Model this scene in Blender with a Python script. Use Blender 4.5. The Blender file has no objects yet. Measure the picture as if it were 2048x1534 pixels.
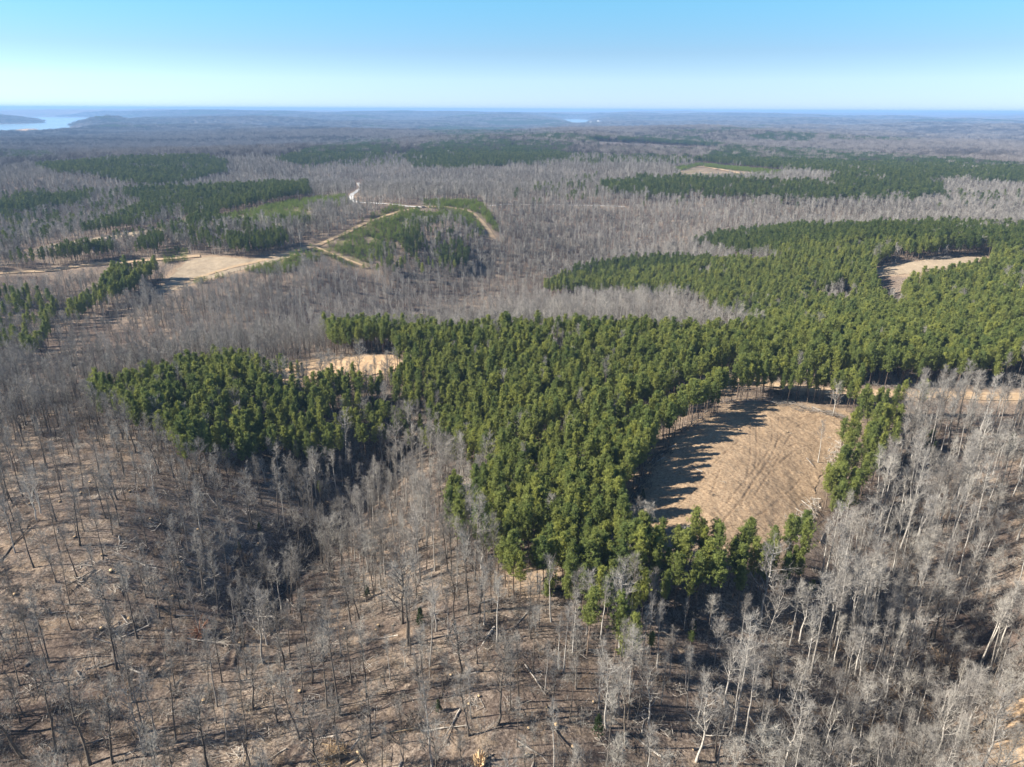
import bpy, math, random
import numpy as np
from mathutils import Matrix, Vector, Quaternion

random.seed(7)
RNG = np.random.default_rng(11)
S = bpy.context.scene
C = S.collection
R = math.radians

# ------------------------------------------------------------------ camera
HAZE = 0.85e-4                   # density of the air
CAM_Z = 110.0
FPX = 1421.0                     # focal length in pixels of the 2048 wide photograph
PITCH = R(21.1)
ROLL = R(0.28)
cf = Vector((0, math.cos(PITCH), -math.sin(PITCH)))
cu0 = Vector((0, math.sin(PITCH), math.cos(PITCH)))
cr0 = Vector((1, 0, 0))
cr = cr0 * math.cos(ROLL) + cu0 * math.sin(ROLL)
cu = cu0 * math.cos(ROLL) - cr0 * math.sin(ROLL)
cam_d = bpy.data.cameras.new("camera")
cam = bpy.data.objects.new("camera", cam_d)
C.objects.link(cam)
m = Matrix((cr, cu, -cf)).transposed().to_4x4()
m.translation = Vector((0, 0, CAM_Z))
cam.matrix_world = m
cam_d.sensor_width = 36
cam_d.lens = 36 * FPX / 2048
cam_d.clip_start = 1
cam_d.clip_end = 120000
S.camera = cam

# ------------------------------------------------------------------ sky, sun, exposure
SUN_EL = R(34)
SUN_AZ = R(-100)                 # clockwise from +Y: left of the view, a little behind the camera
SUN_DIR = Vector((math.sin(SUN_AZ) * math.cos(SUN_EL), math.cos(SUN_AZ) * math.cos(SUN_EL), math.sin(SUN_EL)))
w = bpy.data.worlds.new("World")
S.world = w
w.use_nodes = True
nt = w.node_tree
bg = nt.nodes["Background"]
sky = nt.nodes.new("ShaderNodeTexSky")
sky.sky_type = 'NISHITA'
sky.sun_disc = False
sky.sun_elevation = SUN_EL
sky.sun_rotation = -SUN_AZ
sky.altitude = 2000
sky.air_density = 0.6
sky.dust_density = 0.0
sky.ozone_density = 8.0
tc = nt.nodes.new("ShaderNodeTexCoord")            # the pale, slightly milky band of a winter sky towards the horizon
sx = nt.nodes.new("ShaderNodeSeparateXYZ")
nt.links.new(tc.outputs["Generated"], sx.inputs[0])
mr = nt.nodes.new("ShaderNodeMapRange")
mr.inputs["From Max"].default_value = 0.5
nt.links.new(sx.outputs["Z"], mr.inputs["Value"])
rp = nt.nodes.new("ShaderNodeValToRGB")
el = rp.color_ramp.elements
for q in range(3): el.new(0.5)
for q, (ps, c) in enumerate(((0.0, (0.44, 0.35, 0.31)), (0.07, (0.64, 0.475, 0.34)), (0.136, (0.60, 0.48, 0.34)), (0.25, (0.60, 0.675, 0.45)), (0.6, (0.5, 0.5, 0.42)))):
    el[q].position = ps; el[q].color = (*c, 1)
nt.links.new(mr.outputs[0], rp.inputs[0])
vm = nt.nodes.new("ShaderNodeVectorMath"); vm.operation = 'MULTIPLY'
vs = nt.nodes.new("ShaderNodeVectorMath"); vs.operation = 'SCALE'; vs.inputs["Scale"].default_value = 2.0
nt.links.new(sky.outputs[0], vm.inputs[0]); nt.links.new(rp.outputs[0], vm.inputs[1])
nt.links.new(vm.outputs[0], vs.inputs[0]); nt.links.new(vs.outputs[0], bg.inputs[0])
bg.inputs[1].default_value = 0.088
sd = bpy.data.lights.new("sun", 'SUN')
sd.energy = 5.0
sd.angle = R(0.5)
sd.color = (1.0, 0.93, 0.83)
sun = bpy.data.objects.new("sun", sd)
C.objects.link(sun)
sun.rotation_mode = 'QUATERNION'
sun.rotation_quaternion = SUN_DIR.to_track_quat('Z', 'Y')
sun.location = (0, 0, 300)
S.view_settings.view_transform = 'Standard'
S.view_settings.look = 'None'
S.view_settings.exposure = 1.36
S.view_settings.gamma = 1
S.view_settings.use_curve_mapping = False
S.cycles.max_bounces = 5
S.cycles.diffuse_bounces = 2
S.cycles.glossy_bounces = 1
S.cycles.transmission_bounces = 1
S.cycles.volume_bounces = 1
S.cycles.use_denoising = True
S.cycles.use_adaptive_sampling = False

# ------------------------------------------------------------------ projection
CR, CU, CF = (np.array(v) for v in (cr, cu, cf))

def project(x, y, z):
    """world -> photograph pixels (2048 x 1534) and depth"""
    p = np.stack([np.asarray(x, float), np.asarray(y, float), np.asarray(z, float) - CAM_Z], -1)
    d = p @ CF
    dd = np.where(d > 1, d, 1)
    return 1024 + FPX * (p @ CR) / dd, 767 - FPX * (p @ CU) / dd, d

def ray(px, py):
    d = (px - 1024) * CR - (py - 767) * CU + FPX * CF
    return d / np.linalg.norm(d)

def on_plane(px, py, z):
    d = ray(px, py)
    t = (z - CAM_Z) / d[2]
    return d[0] * t, d[1] * t

# ------------------------------------------------------------------ noise
def _hash(ix, iy, seed):
    h = (ix.astype(np.int64) * 374761393 + iy.astype(np.int64) * 668265263 + seed * 1442695041) & 0xFFFFFFFF
    h = ((h ^ (h >> 13)) * 1274126177) & 0xFFFFFFFF
    return ((h ^ (h >> 16)) & 0xFFFF) / 65535.0

def vnoise(x, y, seed=0):
    x = np.asarray(x, float); y = np.asarray(y, float)
    ix, iy = np.floor(x), np.floor(y)
    fx, fy = x - ix, y - iy
    fx = fx * fx * (3 - 2 * fx); fy = fy * fy * (3 - 2 * fy)
    a, b = _hash(ix, iy, seed), _hash(ix + 1, iy, seed)
    c, d = _hash(ix, iy + 1, seed), _hash(ix + 1, iy + 1, seed)
    return (a + (b - a) * fx) * (1 - fy) + (c + (d - c) * fx) * fy

def fbm(x, y, seed=0, octaves=4):
    s, a, t = 0.0, 1.0, 0.0
    for k in range(octaves):
        s = s + a * (vnoise(x * 2 ** k + 17.3 * k, y * 2 ** k - 9.1 * k, seed + k) - 0.5)
        t += a; a *= 0.5
    return s / t * 2

def smooth(a, b, x):
    t = np.clip((x - a) / (b - a), 0, 1)
    return t * t * (3 - 2 * t)

# ------------------------------------------------------------------ terrain
CTRL = [  # pixel of the ground there, height
 (-150,1500,0),(0,1500,-2),(300,1500,2),(600,1500,2),(900,1500,4),(1200,1500,2),(1500,1500,-6),(1800,1450,-18),(2000,1480,-10),(2040,1300,-14),(2200,1450,-4),
 (0,1250,4),(200,1150,9),(400,1080,6),(330,1250,3),(500,1180,-2),(565,1190,-10),(530,1260,-7),(620,1080,-13),(730,980,-15),(800,900,-14),(790,800,-7),(860,960,-14),
 (100,950,6),(300,920,4),(500,930,-5),(0,820,0),(200,820,-4),(-150,1000,4),(-150,1250,6),(650,1250,-2),
 (800,1250,0),(870,1080,-4),(1000,1150,3),(1200,1200,4),(1100,1350,5),(950,1030,-2),(1150,1000,3),(1100,900,0),(980,880,-9),
 (1300,1000,4),(1500,950,5),(1600,850,5),(1400,830,4),(1500,1060,3),(1400,1250,0),(1600,1150,-2),
 (1700,800,3),(1900,790,2),(2040,790,1),(2200,790,0),(1800,950,-4),(1900,1100,-13),(1700,1200,-9),(2000,1000,-7),(1850,1300,-20),(2060,1150,-5),(2250,1050,4),
 (350,800,-2),(500,745,0),(650,730,0),(900,725,2),(1200,722,3),(1500,765,3),(1800,720,3),(2040,700,4),(1000,800,-5),(1200,800,1),(2250,700,4),
 (600,703,-3),(700,697,-3),(800,694,-2),(1000,690,-1),(1200,688,0),(1350,690,0),(400,700,-16),(200,740,-15),(700,665,-24),(1000,665,-27),(1300,655,-27),(1500,640,-22),(50,720,-12),(-150,700,-10),
 (0,640,-22),(150,650,-22),(300,645,-26),(500,640,-30),(800,625,-34),(1000,610,-33),(1200,610,-31),(860,565,-28),(930,600,-34),(1350,600,-24),
 (400,535,6),(550,512,6),(650,485,7),(730,445,8),(830,415,9),(930,422,9),(980,465,4),(500,570,-10),(600,600,-25),(700,570,-20),(900,520,-8),(720,500,0),
 (300,600,-16),(300,560,-4),(100,545,4),(0,545,4),(200,530,2),(-150,545,4),(780,530,-12),(820,480,-3),
 (200,490,-5),(300,465,4),(100,495,2),(0,510,-6),(500,445,0),(600,410,6),(710,398,8),(400,480,-5),
 (1100,500,-22),(1200,530,-25),(1300,490,-20),(1100,430,-2),(1300,420,-4),(1500,430,-6),(1700,415,-4),(2000,420,-8),(1200,465,-12),(1500,490,-17),(1050,460,-6),
 (1150,570,-9),(1400,550,0),(1700,530,4),(1900,525,5),(2040,510,5),(1500,480,-3),(1800,462,0),(2040,455,0),(1700,600,-5),(1950,620,0),(1560,620,-12),(2250,500,4),(2250,600,2),
 (1250,385,-2),(1500,388,4),(1750,378,10),(1880,388,-2),(1450,335,8),(1600,335,12),(1800,345,10),(2040,358,6),(1700,358,-8),(1300,350,0),
 (200,345,10),(350,335,18),(400,365,-4),(150,385,0),(450,375,-12),(100,420,-14),(300,400,4),(500,395,2),(250,440,-12),(0,370,-4),(-150,400,0),
 (650,320,10),(750,305,14),(850,310,2),(1000,310,18),(1100,325,0),(750,345,-12),(900,360,-4),(1000,390,2),(1200,300,8),(1300,290,16),(600,350,-14),(1000,275,22),
 (50,278,-42),(150,274,-42),(0,300,-30),(150,300,-26),(300,280,-30),(400,262,-25),(0,330,-8),(500,300,-30),(500,270,-26),
 (1150,252,-40),(1150,258,-36),(1100,250,-20),(1250,255,-18),(1600,275,12),(1800,285,8),(1600,300,-14),(1900,300,-16),(1700,250,-12),(2000,260,-14),(700,250,-22),(700,270,-16),
]
cx, cy, cz = [], [], []
for px, py, z in CTRL:
    if 380 < py < 720: z *= 1.35
    X, Y = on_plane(px, py, z)
    cx.append(math.atan2(X, Y)); cy.append(math.log(math.hypot(X, Y))); cz.append(z)
cx, cy, cz = map(np.array, (cx, cy, cz))
SIG = 0.19
_k = np.exp(-((cx[:, None] - cx) ** 2 + (cy[:, None] - cy) ** 2) / (2 * SIG * SIG))
_wt = np.linalg.solve(_k + 0.12 * np.eye(len(cx)), cz)

LAKE_Z = -46.0
def wpoly(pts, z):
    return np.array([on_plane(px, py, z) for px, py in pts])
LAKE_A = wpoly([(-200,233),(60,233.5),(160,234.5),(310,236.5),(318,238),(300,242),(255,243),(215,246),(175,256),(150,264),(90,267),(50,270),(-60,270),(-200,270)], LAKE_Z)
LAKE_B = wpoly([(1118,238.0),(1150,237.6),(1182,239.8),(1180,244),(1170,251),(1148,250),(1130,244)], LAKE_Z)

def seg_dist(px, py, poly, closed=True):
    d = np.full(np.shape(px), 1e12)
    n = len(poly)
    for i in range(n if closed else n - 1):
        a, b = poly[i], poly[(i + 1) % n]
        ab = b - a
        t = np.clip(((px - a[0]) * ab[0] + (py - a[1]) * ab[1]) / max(1e-9, ab @ ab), 0, 1)
        d = np.minimum(d, (px - a[0] - t * ab[0]) ** 2 + (py - a[1] - t * ab[1]) ** 2)
    return np.sqrt(d)

def inside(px, py, poly):
    c = np.zeros(np.shape(px), bool)
    n = len(poly)
    j = n - 1
    for i in range(n):
        xi, yi = poly[i][0], poly[i][1]
        xj, yj = poly[j][0], poly[j][1]
        if yi != yj:
            c ^= ((yi > py) != (yj > py)) & (px < (xj - xi) * (py - yi) / (yj - yi) + xi)
        j = i
    return c

BUMPS = []     # extra hills: x, y, radius across, radius along, height, angle
def bump(px, py, zplane, ra, rl, h):
    X, Y = on_plane(px, py, zplane)
    BUMPS.append((X, Y, ra, rl, h))
bump(215, 252, -46, 125, 420, 72)
bump(285, 247, -46, 200, 420, 26)
bump(5, 246, -46, 240, 500, 42)
bump(-90, 246, -46, 500, 500, 48)

RAVINE = np.array([on_plane(px, py, -14) for px, py in [(800,905),(770,930),(735,985),(690,1040),(640,1080),(600,1120),(575,1170),(555,1215),(530,1255)]])
RAVINE2 = np.array([on_plane(px, py, -14) for px, py in [(2080,1360),(1985,1270),(1920,1330),(1880,1400),(1800,1460),(1700,1560)]])
def height(x, y, fine=True):
    x = np.asarray(x, float); y = np.asarray(y, float)
    r = np.hypot(x, y) + 1e-6
    az = np.arctan2(x, y); lr = np.log(np.maximum(r, 60))
    z = np.zeros(x.shape)
    flat = (az.ravel(), lr.ravel())
    out = np.zeros(flat[0].size)
    for i in range(0, out.size, 20000):
        a, b = flat[0][i:i + 20000, None], flat[1][i:i + 20000, None]
        out[i:i + 20000] = np.exp(-((a - cx) ** 2 + (b - cy) ** 2) / (2 * SIG * SIG)) @ _wt
    z = out.reshape(x.shape) * smooth(2.2, 1.2, np.abs(az)) * smooth(20, 80, r)
    far = smooth(1500, 5000, r)
    basin = 1 - np.exp(-((az + 0.66) / 0.17) ** 2) * smooth(7500, 5500, r) - 0.9 * np.exp(-((az - 0.093) / 0.05) ** 2) * smooth(12000, 9500, r)
    z = z + far * basin * (64 * fbm(x / 1250, y / 900, 3, 4) - 20)
    z = z + smooth(8500, 16000, r) * (34 + 70 * fbm(x / 5200, y / 5200, 8, 4))
    z = z + 2.0 * smooth(200, 900, r) * fbm(x / 90, y / 90, 21, 3) * (1 - far)
    z = z + 0.9 * fbm(x / 22, y / 22, 5, 3) * smooth(2500, 900, r)
    nr_ = r < 300
    if np.any(nr_):
        wv = 3.0 * fbm(x[nr_] / 9, y[nr_] / 9, 33, 2)
        z[nr_] -= 4.5 * np.exp(-((seg_dist(x[nr_], y[nr_], RAVINE, False) + wv) / 7.5) ** 2) + 5.0 * np.exp(-((seg_dist(x[nr_], y[nr_], RAVINE2, False) + wv) / 8.0) ** 2)
    for bx, by, ra, rl, h in BUMPS:
        z = z + h * np.exp(-((x - bx) / ra) ** 2 - ((y - by) / rl) ** 2)
    for lk in (LAKE_A, LAKE_B):
        m_ = (r > 3000)
        if np.any(m_):
            xx, yy, zz = x[m_], y[m_], z[m_]
            ins = inside(xx, yy, lk); d = seg_dist(xx, yy, lk)
            shore = smooth(900, 0, d)
            top = np.where(ins, LAKE_Z - 6, LAKE_Z + 1.5 + d * 0.12)
            hill = sum(h * np.exp(-((xx - bx) / ra) ** 2 - ((yy - by) / rl) ** 2) for bx, by, ra, rl, h in BUMPS)
            hw = smooth(8, 26, hill); lim = np.minimum(zz, top) * (1 - hw) + hw * np.maximum(np.minimum(zz, LAKE_Z + hill), np.minimum(zz, top))
            z[m_] = np.where(ins | (d < 900), np.where(ins, lim, zz * (1 - shore) + lim * shore), zz)
    if fine:
        nearf = smooth(700, 250, r)
        z = z + nearf * (0.20 * fbm(x / 3.1, y / 3.1, 31, 3) + 0.10 * fbm(x / 0.9, y / 0.9, 37, 2))
    return z

def ground_at(px, py):
    """point of the ground seen at this pixel"""
    d = ray(px, py)
    t = 60 * 1.006 ** np.arange(1150)
    X, Y, Z = d[0] * t, d[1] * t, CAM_Z + d[2] * t
    h = height(X, Y, False)
    k = np.argmax(Z < h)
    if k == 0: k = len(t) - 1
    a, b = (Z - h)[k - 1], (Z - h)[k]
    f = a / (a - b) if a != b else 0
    tt = t[k - 1] + f * (t[k] - t[k - 1])
    return d[0] * tt, d[1] * tt
def gpoly(pts):
    return np.array([ground_at(px, py) for px, py in pts])
def gline(pts, step=6.0):
    p = gpoly(pts)
    out = [p[0]]
    for i in range(len(p) - 1):                       # Catmull-Rom
        p0, p1, p2, p3 = p[max(i - 1, 0)], p[i], p[i + 1], p[min(i + 2, len(p) - 1)]
        n = max(2, int(np.linalg.norm(p2 - p1) / step))
        for k in range(1, n + 1):
            t = k / n
            out.append(0.5 * ((2 * p1) + (-p0 + p2) * t + (2 * p0 - 5 * p1 + 4 * p2 - p3) * t ** 2 + (-p0 + 3 * p1 - 3 * p2 + p3) * t ** 3))
    return np.array(out)

# clearings (ground polygons, drawn on the photograph and laid on the terrain)
CLEAR = {
 'harvested': [(1252,1022),(1290,950),(1340,895),(1400,848),(1462,812),(1500,803),(1600,810),(1690,822),(1710,838),(1694,890),(1664,938),(1640,960),(1625,1010),(1585,1060),(1545,1110),(1470,1118),(1400,1090),(1330,1066),(1290,1050)],
 'upper': [(520,762),(560,742),(600,724),(660,714),(740,711),(790,711),(800,728),(790,748),(740,752),(690,757),(640,760),(560,782),(530,778)],
 'far_right': [(1745,543),(1780,530),(1850,521),(1972,511),(1980,519),(1900,536),(1820,549),(1758,553)],
 'hilltop': [(340,553),(372,523),(420,511),(500,518),(560,509),(595,502),(600,508),(560,523),(485,541),(405,561),(345,580),(318,588)],
 'strip': [(40,505),(140,483),(240,467),(320,457),(325,464),(240,478),(140,494),(60,512)],
 'distant': [(1350,345),(1400,332),(1500,345),(1560,350),(1500,352),(1380,352)],
 'corner': [(2010,1420),(2060,1395),(2300,1400),(2300,1600),(2030,1600),(1990,1500)],
 'brown_patch': [(1000,1150),(1050,1130),(1110,1145),(1080,1165),(1020,1175)],
}
CLEARP = {k: gpoly(v) for k, v in CLEAR.items()}
ROADS = {  # name: (pixels, width)
 'forest': ([(2300,795),(2048,794),(1900,791),(1750,788),(1640,782),(1560,772),(1480,762),(1400,758)], 6.5),
 'ridge': ([(330,580),(420,548),(520,522),(590,503),(640,489),(700,462),(760,436),(810,421),(845,415),(900,415),(940,424),(960,440),(975,458),(985,474)], 4.6),
 'gravel': ([(845,415),(800,411),(750,407),(712,404),(702,396),(712,384),(722,376),(716,366)], 5.5),
 'left': ([(-200,552),(0,547),(100,541),(220,527),(330,518),(400,512)], 5.5),
 'spur': ([(620,489),(645,500),(680,514),(725,531)], 2.6),
 'county': ([(980,412),(1060,410),(1130,411),(1250,414)], 3.0),
 'distant': ([(1390,333),(1420,336),(1460,343),(1485,350)], 9.0),
 'loop': ([(1480,768),(1440,785),(1380,810),(1340,840)], 3.5),
}
ROADP = {k: (gline(v[0]), v[1]) for k, v in ROADS.items()}

# ------------------------------------------------------------------ vegetation map (pixels of the crowns in the photograph)
PINE = [
 [(185,762),(250,752),(330,722),(430,702),(512,700),(530,750),(590,765),(640,742),(700,735),(750,750),(720,780),(660,790),(640,810),(660,850),(680,875),(640,892),(540,880),(470,895),(420,870),(360,885),(330,845),(270,825),(240,800),(190,785)],
 [(520,712),(575,690),(612,686),(612,722),(525,738)],
 [(648,690),(652,650),(760,646),(1180,644),(1400,650),(1520,642),(1560,605),(1640,565),(1710,545),(1760,552),(1850,560),(1960,530),(2300,470),(2300,690),(2060,700),(1985,735),(1930,768),(1800,780),(1720,792),(1640,775),(1560,757),(1480,765),(1440,795),(1380,830),(1300,880),(1262,930),(1248,985),(1262,1030),(1330,1062),(1420,1052),(1450,1075),(1490,1050),(1510,1090),(1560,1062),(1600,1035),(1628,1060),(1620,1105),(1560,1128),(1480,1140),(1400,1160),(1340,1150),(1300,1130),(1250,1150),(1218,1145),(1160,1142),(1090,1122),(1010,1105),(985,1060),(920,1040),(885,1010),(900,965),(960,930),(1000,885),(930,895),(880,860),(850,800),(800,770),(775,735),(800,705),(830,690)],
 [(1090,565),(1140,535),(1250,515),(1560,503),(1760,508),(1960,505),(2300,480),(2300,560),(1700,560),(1600,600),(1500,592),(1430,600),(1400,575),(1300,572),(1180,568)],
 [(1378,482),(1440,460),(1600,448),(2300,440),(2300,520),(1760,520),(1600,505),(1500,492)],
 [(1203,360),(1290,352),(1480,355),(1640,358),(1700,344),(1880,349),(1890,380),(1820,394),(1640,392),(1450,388),(1290,385),(1210,376)],
 [(1395,316),(1455,290),(1560,295),(1700,302),(2300,346),(2300,374),(2048,359),(1850,350),(1600,337),(1500,328)],
 [(1490,270),(1560,263),(1650,266),(1610,286),(1500,280)], [(1640,267),(1840,277),(1840,284),(1660,279)],
 [(70,328),(200,317),(400,309),(450,320),(450,338),(360,362),(290,366),(200,346),(100,337)],
 [(-50,410),(60,384),(182,377),(182,396),(80,412),(-50,440)],
 [(240,378),(400,367),(612,364),(622,392),(560,407),(430,432),(378,446),(376,420),(345,402),(300,430),(200,452),(150,456),(250,420),(290,400)],
 [(448,466),(560,453),(592,485),(500,512),(448,492)],
 [(555,314),(620,296),(700,282),(795,277),(800,304),(700,318),(600,326)],
 [(805,309),(860,284),(940,277),(1145,283),(1138,312),(1000,328),(900,332),(825,330)],
 [(830,256),(900,251),(1040,261),(1220,275),(1380,271),(1475,291),(1300,285),(1180,283),(1040,275),(900,276)],
 [(1310,262),(1480,255),(1560,258),(1400,268)],
 [(0,300),(90,303),(120,316),(60,322),(0,318)],
 [(880,488),(905,478),(935,490),(930,522),(885,520)], [(800,462),(835,445),(850,480),(820,505),(795,490)],
]
SPARSE_PINE = [  # polygon, share of pines
 ([(8,502),(120,488),(225,482),(220,520),(100,532),(10,532)], .6),
 ([(285,470),(322,458),(332,502),(318,522),(250,568),(160,612),(120,622),(180,570),(250,515)], .75),
 ([(-100,560),(60,565),(120,600),(110,660),(60,690),(-100,690)], .2),
 ([(640,760),(760,745),(820,800),(870,860),(780,870),(700,860),(640,830)], .4),
 ([(1690,810),(1760,800),(1820,820),(1800,880),(1740,930),(1700,985),(1640,1000),(1640,950),(1690,900)], .6),
 ([(1185,1150),(1275,1140),(1300,1160),(1280,1215),(1300,1260),(1240,1265),(1175,1260)], .5),
 ([(1420,560),(1560,590),(1540,640),(1450,610)], .3),
 ([(1180,270),(1480,285),(1450,310),(1200,300)], .25),
 ([(340,455),(450,445),(450,500),(345,510)], .2), ([(650,470),(860,430),(960,470),(900,540),(760,530)], .12), ([(0,380),(620,360),(640,440),(0,480)], .12), ([(600,270),(1480,265),(1480,320),(600,330)], .12), ([(960,400),(1200,340),(1200,400)], .05),
 ([(1840,850),(1860,830),(1870,900),(1845,905)], .3),
 ([(1880,375),(2048,385),(2048,410),(1880,400)], .12),
 ([(1220,390),(2048,395),(2048,410),(1220,405)], .015),
]

NOT_PINE = [[(1290,476),(1400,484),(1500,490),(1575,500),(1540,512),(1260,512)], [(1330,575),(1420,600),(1500,592),(1540,600),(1500,640),(1400,650),(1300,650)], [(1620,570),(1700,555),(1740,575),(1660,600)], [(1760,560),(1800,555),(1820,600),(1780,610)]]
BREAK = [(1010,876),(1100,836),(1210,810),(1330,773),(1400,743),(1405,757),(1335,794),(1215,832),(1105,860),(1015,900)]
YOUNG = [
 [(585,502),(640,482),(700,455),(790,413),(845,424),(720,472),(650,492)],
 [(845,404),(960,402),(988,440),(1000,470),(960,474),(930,428),(850,416)],
 [(650,478),(720,468),(800,430),(930,425),(960,470),(900,440),(850,450),(800,470),(730,498),(660,500)],
 [(590,402),(700,392),(700,410),(600,425),(440,445),(330,468),(440,435)],
 [(630,490),(720,520),(740,540),(690,530),(610,500)],
 [(640,500),(760,470),(840,470),(760,520),(700,535)], [(600,505),(560,525),(480,545),(560,550),(640,520)], [(430,445),(600,425),(640,440),(600,455),(470,462)],
 [(320,455),(400,440),(400,455),(330,468)], [(320,560),(420,540),(480,545),(400,568)],
 [(1330,340),(1400,328),(1570,345),(1560,356),(1400,355)], [(1180,282),(1300,288),(1450,298),(1430,308),(1200,300)],
 [(320,505),(380,500),(375,520),(325,530)],
]
PALE = [
 [(1150,830),(2300,790),(2300,1600),(1150,1600),(1100,1250)],
 [(560,600),(2048,590),(1600,660),(600,700),(380,720),(250,700)],
 [(760,830),(960,860),(990,1100),(760,1200),(680,1100)], [(1260,470),(1560,480),(1560,520),(1250,510)],
 [(1200,520),(1500,480),(1400,660),(1000,640)],
]
SPARSE = [  # share of the full stocking left in thinned woods
 ([(-400,1000),(550,1000),(700,1230),(1180,1120),(1230,1250),(1180,1700),(-400,1700)], .40),
 ([(-400,860),(700,900),(620,1040),(-400,1040)], .5),
 ([(1180,1120),(1650,1100),(1650,1400),(1500,1700),(1150,1700)], .42),
 ([(1700,800),(2300,800),(2300,1000),(1700,1100)], .55),
 ([(1950,1050),(2300,1000),(2300,1300),(2000,1250)], .3),
 ([(150,640),(300,640),(330,700),(150,780),(0,800)], .45),
]

def classify(x, y, z, rnd, rnd2):
    """0 bare tree, 1 pine, 2 young pine, -1 nothing; share = thinning"""
    u, v, d = project(x, y, z + 12.5)
    ug, vg, _ = project(x, y, z)
    r = np.hypot(x, y)
    wob = smooth(60, 400, r) * 5 + 3
    u = u + wob * fbm(x / 40, y / 40, 51, 2) * 1.5
    v = v + wob * 0.5 * fbm(x / 40, y / 40, 53, 2)
    cls = np.zeros(x.shape, int)
    for k, p in enumerate(PINE):
        cls[inside(u, v, p) & (rnd < (0.94 if k else 0.80))] = 1
    gap = (fbm(x / 26, y / 26, 57, 3) > 0.40) & (r > 300)
    cls[gap & (cls == 1)] = 0
    for p in NOT_PINE:
        cls[inside(u, v, p)] = 0
    cls[inside(u, v, BREAK) & (cls == 1)] = -1
    for p, s in SPARSE_PINE:
        cls[inside(u, v, p) & (rnd < s)] = 1
    keep = np.ones(x.shape)
    for p, s in SPARSE:
        mk = inside(ug, vg, p)
        keep[mk & (cls == 0)] = s
    keep[(d < 2)] = 0.35
    cls[rnd2 > keep] = -1
    for p in YOUNG:
        cls[inside(ug, vg, p)] = 2
    ux, uy = x / np.maximum(r, 1), y / np.maximum(r, 1)
    low = np.zeros(x.shape, bool)
    VERGE = {'hilltop': 45, 'strip': 50, 'far_right': 48, 'distant': 90, 'left': 40, 'ridge': 28, 'gravel': 45, 'spur': 25, 'upper': 7, 'county': 20}
    for k, p in list(CLEARP.items()) + [(k, v[0]) for k, v in ROADP.items()]:
        line = k in ROADP and k not in CLEARP
        wd = ROADP[k][1] if line else 0
        near = (x > p[:, 0].min() - 100) & (x < p[:, 0].max() + 100) & (y > p[:, 1].min() - 100) & (y < p[:, 1].max() + 100)
        idx = np.where(near)[0]
        if not len(idx): continue
        xn, yn = x[idx], y[idx]
        if k == 'distant': line = False
        def hit(a, b, pad):
            return (seg_dist(a, b, p, False) < pad) if line else inside(a, b, p)
        D = VERGE.get(k, 0)
        for sft in np.arange(8, D + 1, 8):
            q = idx[hit(xn + ux[idx] * sft, yn + uy[idx] * sft, wd * 0.5 + 5)]
            low[q[cls[q] == 0]] = True
            cls[q[cls[q] == 1]] = -1
        q = idx[hit(xn, yn, wd * 0.5 + (3.0 if k != 'county' else 1.0))]
        cls[q] = -1
        if k == 'forest':
            for sft in (7, 14):
                q = idx[(seg_dist(xn + ux[idx] * sft, yn + uy[idx] * sft, p, False) < wd * 0.5 + 4) & (ug[idx] > 1720)]
                cls[q] = -1
        if k == 'harvested':
            q = idx[(seg_dist(xn, yn, p) < 10) & (cls[idx] == 0)]
            cls[q] = -1
    for lk in (LAKE_A, LAKE_B):
        far = r > 3000
        if far.any():
            q = inside(x[far], y[far], lk) & (z[far] < LAKE_Z + 2)
            cls[np.where(far)[0][q]] = -1
    pale = np.zeros(x.shape, bool)
    for p in PALE:
        pale |= inside(ug, vg, p)
    return cls, pale, ug, vg, low

# ------------------------------------------------------------------ materials
def material(name, rough=0.9, spec=0.15):
    m = bpy.data.materials.new(name)
    m.use_nodes = True
    b = m.node_tree.nodes["Principled BSDF"]
    b.inputs["Roughness"].default_value = rough
    b.inputs["Specular IOR Level"].default_value = spec
    return m, m.node_tree, b

def N(t, kind, **kw):
    n = t.nodes.new(kind)
    for k, v in kw.items():
        setattr(n, k, v)
    return n

def noise(t, vec, scale, detail=4, rough=0.55, dist=0.0):
    n = N(t, "ShaderNodeTexNoise")
    n.inputs["Scale"].default_value = scale
    n.inputs["Detail"].default_value = detail
    n.inputs["Roughness"].default_value = rough
    n.inputs["Distortion"].default_value = dist
    t.links.new(vec, n.inputs["Vector"])
    return n.outputs["Fac"]

def ramp(t, fac, stops):
    n = N(t, "ShaderNodeValToRGB")
    e = n.color_ramp.elements
    while len(e) < len(stops): e.new(0.5)
    for i, (p, c) in enumerate(stops):
        e[i].position = p; e[i].color = (*c, 1) if len(c) == 3 else c
    t.links.new(fac, n.inputs[0])
    return n.outputs[0]

def mix(t, fac, a, b, mode='MIX'):
    n = N(t, "ShaderNodeMix", data_type='RGBA', blend_type=mode)
    for s, v in ((n.inputs["Factor"], fac), (n.inputs["A"], a), (n.inputs["B"], b)):
        if isinstance(v, (int, float)): s.default_value = v
        elif isinstance(v, tuple): s.default_value = (*v, 1)
        else: t.links.new(v, s)
    return n.outputs["Result"]

def attr(t, name):
    n = N(t, "ShaderNodeAttribute", attribute_name=name)
    return n.outputs["Fac"]

def bumped(t, b, h, strength, dist):
    n = N(t, "ShaderNodeBump")
    n.inputs["Strength"].default_value = strength
    n.inputs["Distance"].default_value = dist
    t.links.new(h, n.inputs["Height"])
    t.links.new(n.outputs[0], b.inputs["Normal"])

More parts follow.
